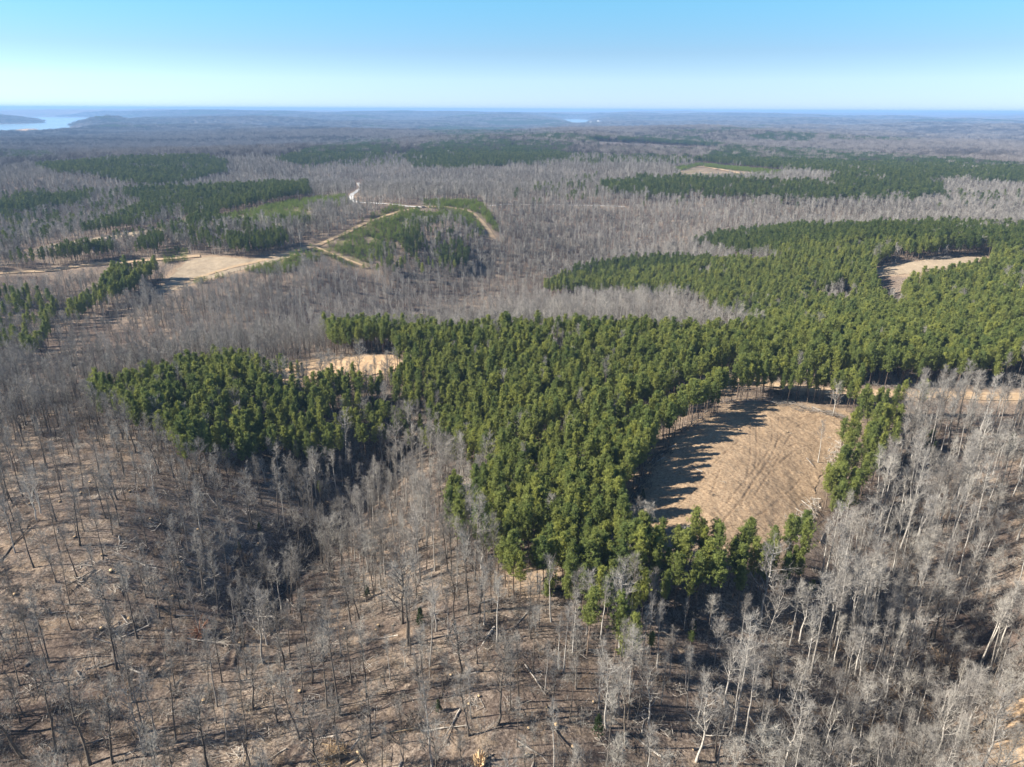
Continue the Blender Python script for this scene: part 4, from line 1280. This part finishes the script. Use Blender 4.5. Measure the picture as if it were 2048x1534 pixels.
for px, py, L, yaw, fresh, lab in LOGS:
    X, Y = ground_at(px, py)
    o = thing("cut_log", lab, "log", X, Y, yaw=yaw, me=me_log_f if fresh else me_log, group="cut logs left on the ground", lay=True)
    o.scale = (L, 1.5 if L < 3 else 1.2, 1.5 if L < 3 else 1.2)

# shattered stump at the bottom edge
rg = np.random.default_rng(5)
g = Geo()
for i in range(34):
    a = rg.uniform(0, 6.28); r_ = rg.uniform(0.2, 1.2)
    p = np.array([math.cos(a) * r_ * 0.5, math.sin(a) * r_ * 0.5, 0.0]); h = rg.uniform(0.4, 1.5) * (1.3 - r_ * 0.6)
    q = p + np.array([math.cos(a) * 0.55, math.sin(a) * 0.55, h])
    g.tube([p, (p + q) / 2 + rg.normal(0, 0.08, 3), q], [0.26, 0.20, 0.04], 5)
X, Y = ground_at(963, 1524)
thing("shattered_stump", "big shattered tan stump with splintered wood at the bottom edge", "stump", X, Y, me=g.mesh("shattered_stump", [M_WOOD]), scale=1.35)
LAND.append((X, Y, "the shattered stump"))
# rusty root mound
g = Geo()
for i in range(60):
    a = rg.uniform(0, 6.28); e = rg.uniform(0.1, 1.3); d = np.array([math.cos(a) * math.cos(e), math.sin(a) * math.cos(e), math.sin(e)])
    bp = curve_pts(np.array([0, 0, 0.1]), d, rg.uniform(1.0, 3.4), 3, -0.6, rg, 0.2)
    g.tube(bp, [0.10, 0.07, 0.05, 0.02], 3)
X, Y = ground_at(400, 1268)
M_RUST = bark_material("rusty_roots", (0.09, 0.045, 0.03), (0.26, 0.13, 0.08))
thing("root_mound", "upturned mound of rusty brown roots on the thinned hillside", "root mound", X, Y, me=g.mesh("root_mound", [M_RUST]), scale=1.3)

# brush piles: long windrows of poles at the clearing edges, and heaps
def pile_geo(seed, L, W, H, n, pl=4.0, along=True):
    rg = np.random.default_rng(seed)
    logs, br = [], Geo()
    for i in range(n):
        x, y = rg.uniform(-L / 2, L / 2), rg.normal(0, W * 0.28)
        z = max(0.08, H * (1 - (abs(y) / W) ** 1.2) * rg.random())
        a = rg.normal(0, 0.28) if along else rg.uniform(0, 3.14)
        l = pl * rg.uniform(0.4, 1.2); d = np.array([math.cos(a), math.sin(a), rg.normal(0, 0.06)]) * l / 2
        p = np.array([x, y, z])
        if i < 8:
            lg = Geo(); lg.tube([p - d * 1.2, p + rg.normal(0, .05, 3), p + d * 1.2], [0.15, 0.13, 0.09], 6, 0, cap=1); logs.append(lg)
        else:
            br.tube([p - d, p + rg.normal(0, 0.1, 3), p + d], [0.07, 0.05, 0.02], 3)
        for _ in range(5):
            q = p + d * rg.uniform(-1, 1)
            br.ribbon(q, q + rg.normal(0, 0.6, 3) + np.array([0, 0, 0.3]), 0.02, 0.01, rg.normal(0, 1, 3))
    return logs, br
PILES = [  # pixel a, pixel b, width, height, count, material, along, label, short
 (1545,806,1690,838,4.5,1.3,150,M_DEAD,True,"long pale windrow of pushed up poles along the far edge of the clearing","the pale windrow"),
 (1440,806,1540,800,3.5,0.9,60,M_DEAD,True,"low strip of pale slash at the far end of the clearing","the low slash strip"),
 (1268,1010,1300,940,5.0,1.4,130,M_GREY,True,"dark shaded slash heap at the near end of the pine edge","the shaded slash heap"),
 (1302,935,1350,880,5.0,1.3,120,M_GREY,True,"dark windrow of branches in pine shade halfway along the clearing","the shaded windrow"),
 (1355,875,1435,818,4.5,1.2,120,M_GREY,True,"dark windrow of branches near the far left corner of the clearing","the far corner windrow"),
 (1650,945,1680,885,4.0,1.2,90,M_DEAD,False,"pale jumble of branches along the right edge of the clearing","the edge jumble"),
 (1585,1075,1632,1000,4.5,1.2,100,M_DEAD,False,"pale jumble of pushed over tops at the near right clearing corner","the near corner jumble"),
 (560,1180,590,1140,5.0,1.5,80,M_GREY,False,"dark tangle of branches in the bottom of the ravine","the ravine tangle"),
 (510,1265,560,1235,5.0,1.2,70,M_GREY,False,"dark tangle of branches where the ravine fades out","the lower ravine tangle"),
 (640,726,690,716,5.0,1.0,70,M_DEAD,True,"low pale brush row beyond the orange sandy clearing","the sandy brush row"),
 (1780,527,1900,519,6.0,2.0,110,M_DEAD,True,"pale brush row along the back of the straw coloured clearing","the straw brush row"),
 (300,1240,200,1275,4.0,1.0,60,M_DEAD,False,"pale scatter of felled tops on the left slope","the left slope tops"),
 (690,1495,650,1530,4.0,0.9,70,M_WOOD,False,"tan scatter of split wood beside the log rounds","the split wood"),
]
for k, (ax, ay, bx, by, W, H, n, mt, al, lab, short) in enumerate(PILES):
    X0, Y0 = ground_at(ax, ay); X1, Y1 = ground_at(bx, by)
    L = math.hypot(X1 - X0, Y1 - Y0)
    logs, brg = pile_geo(900 + k, L, W, H, n, 4.0, al)
    e = thing("brush_pile", lab, "brush pile", (X0 + X1) / 2, (Y0 + Y1) / 2, yaw=math.atan2(Y1 - Y0, X1 - X0), group="piles of cleared branches", lay=True)
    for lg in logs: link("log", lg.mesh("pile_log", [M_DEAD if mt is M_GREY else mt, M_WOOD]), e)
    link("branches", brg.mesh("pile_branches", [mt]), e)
    LAND.append(((X0 + X1) / 2, (Y0 + Y1) / 2, short))

# big tan and brown bushes of the lower right
BUSH = [(1892,1335,6.5,M_BROWN,70,"large tan fountain shaped bush on the dark slope at the lower right"),(1782,1400,4.5,M_BROWN,50,"tan bush beside a pale tree on the brushy slope"),
        (1850,1425,3.8,M_BROWN,40,"small tan bush between two pale leaning trees"),(1745,1455,3.8,M_BROWN,40,"brown bush at the foot of the lower right slope"),(1690,1520,4.0,M_BROWN,45,"brown bush by the bottom edge beside pale branches"),
        (1785,1545,6.0,M_TWIG_P,55,"wide white branched bush at the bottom edge"),(1160,1300,4.6,M_TWIG_P,40,"white feathery bush left of the lone bright pines"),(1565,1490,3.5,M_TWIG_G,40,"grey bush behind the broad pale tree"),
        (600,1120,6.0,M_TWIG_G,60,"round grey thicket at the head of the ravine"),(640,1090,5.0,M_TWIG_G,55,"grey thicket beside the dark ravine bottom"),(520,1150,5.0,M_TWIG_G,50,"grey thicket at the left rim of the ravine"),
        (1985,1480,4.0,M_TWIG_P,40,"pale twiggy bush above the yellow clay bank")]
for k, (px, py, H, mt, st, lab) in enumerate(BUSH):
    X, Y = ground_at(px, py)
    gg = brush_geo(950 + k, H, H * 0.35, st, 2.2)
    thing("bush", lab, "bush", X, Y, me=gg.mesh("bush", [mt]))
    LAND.append((X, Y, "the " + " ".join(lab.split()[:3 if lab.split()[0] != "large" else 2]) + ("" if lab.split()[2] in ("bush", "thicket") else " bush")) if False else (X, Y, ("the tan fountain bush", "the tan bush", "the small tan bush", "the brown bush", "the bottom brown bush", "the white branched bush", "the white feathery bush", "the grey bush", "the round grey thicket", "the ravine thicket", "the rim thicket", "the pale twiggy bush")[k]))

# small dark evergreens
CED = [(735,1196,4.0,"small dark green cedar on the bare upper slope"),(841,1250,4.6,"dull green cedar beside a leaning dead trunk"),(1857,905,9.0,"tall dark cedar among pale trees near the forest road"),(2018,905,8.0,"dark cedar near the right edge below the forest road"),
       (1285,1000,3.5,"small cedar at the near left corner of the clearing"),(877,1425,3.0,"low olive cedar in the lower middle woods"),(1196,1470,5.0,"dull green cedar at the foot of the big white tree"),(520,1062,3.0,"small green cedar on the shaded ravine side"),
       (1205,690,5.0,"small cedar hidden at the back of the pines"),(480,1100,2.6,"tiny cedar above the skidder ruts"),(1385,1268,4.0,"yellow green young cedar below the pine block"),(1105,1180,3.0,"small cedar at the foot of the pine edge")]
cg = [cedar(970 + i) for i in range(3)]
cm = [(T.mesh("cedar_trunk", [M_PINEBARK]), K.mesh("cedar_crown", [M_CEDAR])) for T, K in cg]
for k, (px, py, H, lab) in enumerate(CED):
    X, Y = ground_at(px, py)
    e = thing("cedar_tree", lab, "cedar", X, Y, yaw=k * 1.3, scale=H / 6.0, group="small evergreens among the bare trees")
    link("trunk", cm[k % 3][0], e); link("crown", cm[k % 3][1], e)

LAND += [(*ground_at(px, py), s) for px, py, s in [(730,980,"the dark ravine"),(1445,1460,"the brown skid trail"),(1060,1150,"the brown bank"),(1480,950,"the tan clearing"),(1900,793,"the forest road"),(2030,1480,"the clay bank"),
   (300,1050,"the rounded hillside"),(1093,1226,"the lone small pine"),(1301,1250,"the white triple trunk"),(805,1247,"the branchy dark tree"),(180,860,"the left shoulder"),(560,960,"the shaded hillside"),(850,950,"the pale hollow"),
   (470,1200,"the skidder ruts"),(250,790,"the pine stand tip"),(1950,1150,"the striped slope"),(1240,1200,"the pine spur"),(1300,1100,"the near pine corner"),(1000,1050,"the pine block tip"),(1100,950,"the pine block middle"),(1300,870,"the pine edge"),(1550,1100,"the clearing's near end"),(1750,850,"the edge pines"),(1350,1350,"the open leafy slope"),(150,1450,"the lower left brush")]]
NUM = ("zero", "one", "two", "three", "four", "five", "six", "seven", "eight", "nine", "ten")
def place_words(X, Y, used=None):
    d = [(math.hypot(X - a, Y - b), a, b, s) for a, b, s in LAND]
    dist, a, b, s = min(d)
    dx, dy = X - a, Y - b
    az = math.atan2(X, Y); sx = dx * math.cos(az) - dy * math.sin(az); sy = dx * math.sin(az) + dy * math.cos(az)
    if dist < 2.2: return "beside " + s
    rel = ("right of" if sx > 0 else "left of") if abs(sx) > abs(sy) else ("beyond" if sy > 0 else "in front of")
    return ("just " if dist < 6 else "well " if dist > 15 else "") + rel + " " + s
SEEN = {}
def tree_label(i, first, noun):
    X, Y = T_['x'][i], T_['y'][i]
    a = "%s %s %s" % (first, noun, place_words(X, Y))
    px, py, _ = project(X, Y, T_['z'][i] + T_['h'][i] * 0.5)
    c = max(0, min(10, round(float(px) / 204.8))); r_ = max(0, min(10, round(float(py) / 153.4)))
    b = "%s %s %s tenths across and %s tenths down the photo" % (first, noun, NUM[c], NUM[r_])
    for q in (a, b):
        if q not in SEEN:
            SEEN[q] = 1
            return q
    return b
for sel, cat in ((SEL0, 'bare tree'), (SEL1, 'pine')):
    hs = T_['h'][sel]
    q1, q2, q3 = np.quantile(hs, (0.2, 0.55, 0.85))
    for i in sel:
        i = int(i)
        pine = cat == 'pine'
        me = ME_N[int(T_['var'][i])] if pine else (ME_P if T_['pale'][i] else ME_G)[int(T_['var'][i])]
        h = T_['h'][i]
        siz = "short" if h < q1 else "medium tall" if h < q2 else "tall" if h < q3 else "very tall"
        if pine:
            lab = tree_label(i, siz + (" bushy" if T_['w'][i] > 1.12 else " narrow" if T_['w'][i] < 0.97 else " green"), "pine")
        else:
            lab = tree_label(i, siz + (" pale" if T_['pale'][i] else " grey") + (" spreading" if T_['var'][i] >= NV else " slender"), "bare tree")
        e = link("pine_tree" if pine else "bare_tree", None, label=lab, category=cat, group="pines of the near plantation" if pine else "leafless trees of the near woods")
        e.location = (T_['x'][i], T_['y'][i], T_['z'][i]); e.rotation_euler = (T_['lx'][i], T_['ly'][i], T_['rot'][i])
        s = T_['h'][i] / (15.0 if pine else 20.0); e.scale = (s * T_['w'][i], s * T_['w'][i], s)
        link("trunk", me[0], e); link("crown", me[1], e)
for k, (px, py, X, Y, s) in enumerate(SG):
    c = round(px / 204.8); r_ = round(py / 153.4)
    siz = "wide" if s > 1.2 else "small" if s < 0.95 else "middling"
    lab = "%s cut tree stump %s" % (siz, place_words(X, Y))
    if lab in SEEN: lab = "%s cut tree stump %s tenths across and %s tenths down the photo" % (siz, NUM[c], NUM[r_])
    SEEN[lab] = 1
    e = thing("tree_stump", lab, "stump", X, Y, yaw=k, scale=s, group="cut stumps left on the hillside", lay=True)
    link("bark", me_sb, e); link("cut_face", me_sf, e)

for X, Y, tone, vi, yaw, L, px, py in LATER_FALL:
    siz = "long" if L > 10.5 else "short" if L < 7.5 else "medium"
    lab = "%s %s fallen tree %s" % (siz, tone, place_words(X, Y))
    if lab in SEEN: lab = "%s %s fallen tree %s tenths across and %s tenths down the photo" % (siz, tone, NUM[round(px / 204.8)], NUM[round(py / 153.4)])
    SEEN[lab] = 1
    e = thing("fallen_tree", lab, "fallen tree", X, Y, yaw=yaw, group="fallen trees left by logging", lay=True)
    s = L / 14.0; e.scale = (s, max(s, 0.65), max(s, 0.65))
    link("trunk", FM[tone, vi][0], e); link("crown", FM[tone, vi][1], e)

# two parked vehicles on the far hill
def vehicle(px, py, kind, col, label, yaw):
    X, Y = ground_at(px, py)
    e = thing(kind, label, kind.replace("_", " "), X, Y, gz(X, Y) + 0.42, yaw)
    paint = plain("%s_paint" % kind, col, 0.3, 0.5); glass = plain("vehicle_glass", (0.03, 0.035, 0.04), 0.1, 0.6); rub = plain("rubber", (0.03, 0.03, 0.03), 0.9)
    import bmesh
    def shape(name, prof, w, mat):
        bm = bmesh.new()
        a = [bm.verts.new((x, -w / 2, z)) for x, z in prof]; b = [bm.verts.new((x, w / 2, z)) for x, z in prof]
        bm.faces.new(a); bm.faces.new(b[::-1])
        for i in range(len(prof)): bm.faces.new((a[i], b[i], b[(i + 1) % len(prof)], a[(i + 1) % len(prof)]))
        bmesh.ops.recalc_face_normals(bm, faces=bm.faces)
        bmesh.ops.bevel(bm, geom=bm.edges[:], offset=0.06, segments=2, affect='EDGES')
        me = bpy.data.meshes.new(name); bm.to_mesh(me); bm.free(); me.materials.append(mat)
        return link(name, me, e)
    if kind == 'pickup_truck':
        shape("body", [(-2.8, 0.35), (2.8, 0.35), (2.8, 0.95), (1.5, 1.12), (0.55, 1.15), (-0.55, 1.15), (-2.8, 1.12)], 1.95, paint)
        shape("cab", [(1.25, 1.16), (0.6, 1.75), (-0.45, 1.78), (-0.65, 1.16)], 1.7, glass)
        shape("roof", [(0.62, 1.765), (0.55, 1.84), (-0.4, 1.86), (-0.48, 1.785)], 1.6, paint)
    else:
        shape("body", [(-2.3, 0.32), (2.3, 0.32), (2.35, 0.85), (1.2, 1.05), (-2.3, 1.1)], 1.85, paint)
        shape("cab", [(1.1, 1.06), (0.4, 1.6), (-2.0, 1.62), (-2.25, 1.1)], 1.65, glass)
        shape("roof", [(0.4, 1.61), (0.3, 1.69), (-1.95, 1.71), (-2.0, 1.63)], 1.55, paint)
    wb = 1.75 if kind == 'pickup_truck' else 1.4
    for sx in (-wb, wb):
        for sy in (-0.9, 0.9):
            g = Geo(); g.tube([(0, -0.12, 0), (0, 0.12, 0)], [0.38, 0.38], 14, 0, cap=0)
            for yy, base in ((-0.12, 0), (0.12, 14)):
                for j in range(1, 13): g.t.append((base, base + j, base + j + 1)); g.tm.append(0)
            wm = link("wheel", g.mesh("wheel", [rub]), e); wm.location = (sx, sy, 0.38)
vehicle(834, 417, "pickup_truck", (0.03, 0.035, 0.045), "dark pickup truck parked on the bare hilltop where the roads meet", 0.1)
vehicle(848, 416.5, "parked_car", (0.20, 0.21, 0.23), "grey car parked beside the dark pickup on the hilltop road", 0.3)

# white waterside buildings far away
WH = plain("white_siding", (0.8, 0.8, 0.78)); RF = plain("pale_roof", (0.62, 0.63, 0.65)); DK = plain("dark_opening", (0.05, 0.05, 0.06))
BL = [(1166,246.5,30,"leftmost"),(1172,246.8,24,"second from the left"),(1183,246.6,40,"third from the left"),(1190,247.2,26,"fourth from the left"),(1199,246.9,52,"largest, tallest"),(1207,247.4,30,"second from the right"),(1212,247.0,26,"rightmost")]
for k, (px, py, w_, pos) in enumerate(BL):
    X, Y = on_plane(px, py, -34)
    z = gz(X, Y) + 6
    d_, h_ = w_ * 0.5, w_ * 0.22
    e = thing("waterside_building", "%s of the tiny white buildings by the distant inlet" % pos, "building", X, Y, z, group="white buildings by the far inlet")
    g = Geo(); g.box((-w_ / 2, -d_ / 2, -8), (w_ / 2, d_ / 2, h_)); link("wall", g.mesh("wall", [WH]), e)
    g = Geo(); a, b2, t2 = w_ / 2 + 1, d_ / 2 + 1, h_ + d_ * 0.3
    g.v.append(np.array([(-a, -b2, h_ + .05), (a, -b2, h_ + .05), (a, b2, h_ + .05), (-a, b2, h_ + .05), (-a, 0, t2), (a, 0, t2)])); g.n = 6
    g.q += [(0, 1, 5, 4), (2, 3, 4, 5), (0, 3, 2, 1)]; g.qm += [0] * 3; g.t += [(0, 4, 3), (1, 2, 5)]; g.tm += [0, 0]
    link("roof", g.mesh("roof", [RF]), e)
    g = Geo(); g.box((-w_ * 0.12, -d_ / 2 - 0.3, -4), (w_ * 0.12, -d_ / 2 - 0.02, h_ * 0.6)); link("door", g.mesh("door", [DK]), e)
    CLEARP_B = None
# sandbar in the lake
p = np.array([on_plane(px, py, LAKE_Z) for px, py in [(30,259.5),(52,257.5),(78,257.8),(70,259.5),(55,261),(50,263.5),(36,263.8)]])
c = p.mean(0)
V = [(x, y, LAKE_Z + 0.25) for x, y in p] + [(c[0], c[1], LAKE_Z + 1.2)]
link("sandbar", mesh_from("sandbar", V, [(i, (i + 1) % len(p), len(p)) for i in range(len(p))], None, [M_SAND]), label="pale sand flat at the near shore of the wide lake", category="sandbar", kind="structure")

# ------------------------------------------------------------------ the rest of the woods
rest = np.ones(len(T_['x']), bool); rest[SEL0] = False; rest[SEL1] = False
mid_bare = [bare_tree(400 + i, 'slim' if i < 1 else 'broad', detail=1, tw=2.7) for i in range(6)]
mid_pine = [pine_tree(420 + i, detail=1) for i in range(5)]
def stuff_trees(name, label, cat, mask, src, idx, H0):
    P = np.stack([T_['x'], T_['y'], T_['z']], 1)[mask]
    s = T_['h'][mask] / H0
    scl = np.stack([s * T_['w'][mask], s * T_['w'][mask], s], 1)
    rot = np.stack([T_['lx'][mask], T_['ly'][mask], T_['rot'][mask]], 1)
    return scatter(name, label, cat, src, P, idx, rot, scl)
rr = np.hypot(T_['x'], T_['y'])
NEAR = rr < 620
def far_index(nv, m):
    return RNG.integers(0, nv, m.sum())
m0 = rest & (T_['cls'] == 0)
srcs = [combo("bare_a", *g, M_GREY, M_TWIG_G) for g in BARE_GEO] + [combo("bare_b", *g, M_PALE, M_TWIG_P) for g in BARE_GEO] \
     + [combo("bare_c", *g, M_GREY, M_TWIG_G) for g in mid_bare] + [combo("bare_d", *g, M_PALE, M_TWIG_P) for g in mid_bare]
idx = np.where(NEAR, T_['var'] + 2 * NV * T_['pale'], 4 * NV + (T_['var'] % 6) + 6 * T_['pale']).astype(int)
stuff_trees("bare_woodland", "grey leafless hardwood forest covering the hills and valleys", "woodland", m0, source("woodland", srcs), idx[m0], 20.0)
m1 = rest & (T_['cls'] == 1)
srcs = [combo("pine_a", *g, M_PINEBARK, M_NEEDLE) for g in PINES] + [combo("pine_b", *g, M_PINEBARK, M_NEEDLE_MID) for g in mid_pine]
idx = np.where(NEAR, T_['var'], 10 + (T_['var'] % 5)).astype(int)
stuff_trees("pine_forest", "dense green planted pine forest on the ridges", "pine forest", m1, source("pines", srcs), idx[m1], 15.0)

# young pines
yp = [pine_tree(500 + i, H=3.0, detail=0, base=0.05) for i in range(4)]
n = len(young)
keep = RNG.random(n) < 0.85 * smooth(-0.45, 0.0, fbm(young[:, 0] / 12, young[:, 1] / 12, 88, 3))
young = young[keep]; n = len(young)
s = RNG.uniform(0.5, 1.6, n)
scatter("young_pine_growth", "bright green waist high young pines lining the far hill roads", "young pines", source("young", [combo("young", *g, M_PINEBARK, M_YOUNG) for g in yp]),
        young, RNG.integers(0, 4, n), np.stack([0 * s, 0 * s, RNG.uniform(0, 6.28, n)], 1), np.stack([s * 1.7, s * 1.7, s * 1.1], 1))

# understory brush and sticks in the near woods
br = [brush_geo(600 + i) for i in range(5)]
srcs = [g.mesh("brush", [M_TWIG_G]) for g in br] + [g.mesh("brush_brown", [M_BROWN]) for g in br[:3]] + [g.mesh("brush_pale", [M_TWIG_P]) for g in br[3:]]
x, y = sector_points(60, 420, 3.0, 0.95, 0.5, 15)
z = height(x, y)
n = len(x)
cls, pale, ugb, vgb, low = classify(x, y, z - 12.0, np.ones(n), np.zeros(n))
dens = 0.42 + 0.5 * smooth(-0.1, 0.35, fbm(x / 16, y / 16, 85, 3))
dens = np.where(inside(ugb, vgb, [(1480,1080),(2300,1000),(2300,1700),(1560,1700),(1480,1350)]), dens + 0.5, dens)
dens = np.where(inside(ugb, vgb, [(720,900),(850,900),(760,1100),(640,1260),(480,1290),(560,1100),(680,1010)]), dens + 0.4, dens)
dens = np.where(inside(ugb, vgb, [(-400,1000),(550,1000),(700,1230),(1180,1120),(1230,1250),(1180,1700),(-400,1700)]), dens * 1.05, dens)
k = (cls >= 0) & (RNG.random(n) < dens)
s = RNG.uniform(0.4, 1.3, k.sum()) * np.where(inside(ugb, vgb, [(1480,1080),(2300,1000),(2300,1700),(1560,1700)]), 1.35, 1)[k]
vi = RNG.choice(10, k.sum(), p=[.14, .14, .14, .12, .12, .06, .05, .05, .09, .09])
scatter("undergrowth", "tangled leafless brush and saplings on the woodland floor", "undergrowth", source("brush", srcs), np.stack([x, y, z - 0.05], 1)[k], vi,
        np.stack([0 * s, 0 * s, RNG.uniform(0, 6.28, k.sum())], 1), np.stack([s * 1.15, s * 1.15, s], 1))
stk = [sticks_geo(650 + i) for i in range(4)]
x, y = sector_points(60, 330, 3.8, 0.95, 0.5, 16)
z = height(x, y); n = len(x)
cls, pale, ugb, vgb, low = classify(x, y, z - 12.0, np.ones(n), np.zeros(n))
inf = inside(x, y, CLEARP['harvested'])
k = ((cls >= 0) & (RNG.random(n) < 0.28 + 0.9 * smooth(-0.1, 0.3, fbm(x / 13, y / 13, 86, 3)))) | (inf & (RNG.random(n) < 0.16))
s = RNG.uniform(0.5, 1.5, k.sum()) * np.where(inf, 0.45, 1)[k]
scatter("logging_slash", "scattered dead branches and sticks on the leaf litter", "slash", source("slash", [g.mesh("slash", [M_DEAD]) for g in stk[:2]] + [g.mesh("slash_dark", [M_GREY]) for g in stk[2:]]),
        np.stack([x, y, z], 1)[k], RNG.choice(4, k.sum(), p=[.15, .15, .35, .35]), np.stack([0 * s, 0 * s, RNG.uniform(0, 6.28, k.sum())], 1), np.stack([s, s, s], 1))

# far woods: patches of canopy
def patch(seed, size, count, kind):
    rg = np.random.default_rng(seed)
    g = Geo()
    m2 = 1
    for i in range(count):
        px, py = rg.uniform(-size / 2, size / 2, 2)
        if kind == 'bare':
            h = rg.uniform(14, 22)
            g.tube([(px, py, 0), (px + rg.normal(0, .3), py, h * 0.85)], [0.22, 0.08], 3, 0)
            k = 26 if size < 20 else 14
            w = 0.10 if size < 20 else 0.32
            for _ in range(k):
                az = rg.uniform(0, 6.28); el = rg.uniform(0.2, 1.3); L = rg.uniform(2, 5.5)
                p = np.array([px, py, h * rg.uniform(0.45, 0.8)])
                q = p + np.array([math.cos(az) * math.cos(el), math.sin(az) * math.cos(el), math.sin(el)]) * L
                g.ribbon(p, q, w, w * 0.6, rg.normal(0, 1, 3), 1)
                if size < 20:
                    for _ in range(3):
                        g.ribbon(q, q + rg.normal(0, 0.8, 3) + np.array([0, 0, 0.7]), w * 0.7, w * 0.3, rg.normal(0, 1, 3), 1)
        else:
            h = rg.uniform(13, 16.5)
            g.tube([(px, py, 0), (px, py, h * 0.8)], [0.2, 0.1], 3, 0)
            k = 60 if size < 20 else 26
            f = rg.random(k); az = rg.uniform(0, 6.28, k)
            rad = 2.3 * np.sin(np.pi * (0.25 + 0.72 * f)) * rg.uniform(0.4, 1.1, k)
            c = np.stack([px + np.cos(az) * rad, py + np.sin(az) * rad, h * (0.5 + 0.5 * f)], 1)
            s_ = 0.9 if size < 20 else 1.4
            tri = c[:, None, :] + rg.normal(0, s_ * 0.55, (k, 3, 3))
            g.tris(tri, 1)
    return g
pb1 = [patch(700 + i, 15, 7, 'bare') for i in range(5)]; pb2 = [patch(710 + i, 45, 42, 'bare') for i in range(3)]
pp1 = [patch(720 + i, 15, 19, 'pine') for i in range(4)]; pp2 = [patch(730 + i, 45, 90, 'pine') for i in range(3)]
PB, IB, SB, PP, IP, SP = [], [], [], [], [], []
YG = []
for (r0, r1, sp, am, sd, lvl) in ((1700, 4500, 14.0, 0.67, 21, 0), (4500, 15000, 46.0, 0.66, 22, 1)):
    x, y = sector_points(r0, r1, sp, am, 0.35, sd)
    z = height(x, y); n = len(x)
    cls, pale, ugf, vgf, low = classify(x, y, z, RNG.random(n), np.zeros(n))
    if lvl: 
        farp = (fbm(x / 700, y / 350, 95, 4) > 0.34) & (vgf < 262)
        cls = np.where((cls == 0) & farp, 1, cls)
    cls[low] = -1
    k = cls == 0
    PB.append(np.stack([x, y, z], 1)[k]); IB.append((RNG.integers(0, 5, k.sum()) if not lvl else 5 + RNG.integers(0, 3, k.sum())) + 8 * (fbm(x[k] / 420, y[k] / 260, 97, 4) + RNG.normal(0, 0.25, k.sum()) > 0.22))
    s = RNG.uniform(0.85, 1.15, k.sum()); SB.append(np.stack([s, s, s * RNG.uniform(0.8, 1.2, k.sum())], 1))
    k = cls == 1
    PP.append(np.stack([x, y, z], 1)[k]); IP.append(RNG.integers(0, 4, k.sum()) if not lvl else 4 + RNG.integers(0, 3, k.sum()))
    s = RNG.uniform(0.9, 1.1, k.sum()); SP.append(np.stack([s, s, s], 1))
PB, IB, SB, PP, IP, SP = map(np.concatenate, (PB, IB, SB, PP, IP, SP))
zr = lambda n: np.stack([np.zeros(n), np.zeros(n), RNG.uniform(0, 6.28, n)], 1)
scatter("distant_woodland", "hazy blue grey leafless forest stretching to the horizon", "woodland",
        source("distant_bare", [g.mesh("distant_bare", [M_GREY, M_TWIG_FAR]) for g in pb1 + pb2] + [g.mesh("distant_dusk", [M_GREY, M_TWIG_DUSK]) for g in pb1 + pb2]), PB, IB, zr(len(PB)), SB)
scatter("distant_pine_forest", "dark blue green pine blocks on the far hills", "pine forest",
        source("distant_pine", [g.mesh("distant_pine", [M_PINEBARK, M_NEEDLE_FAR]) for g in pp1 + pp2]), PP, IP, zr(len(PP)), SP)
print("COUNTS bare", m0.sum(), "pine", m1.sum(), "young", len(young), "far", len(PB), len(PP))
print("HERO heights", sorted(int(q) for q in hh)); print("young", len(young))
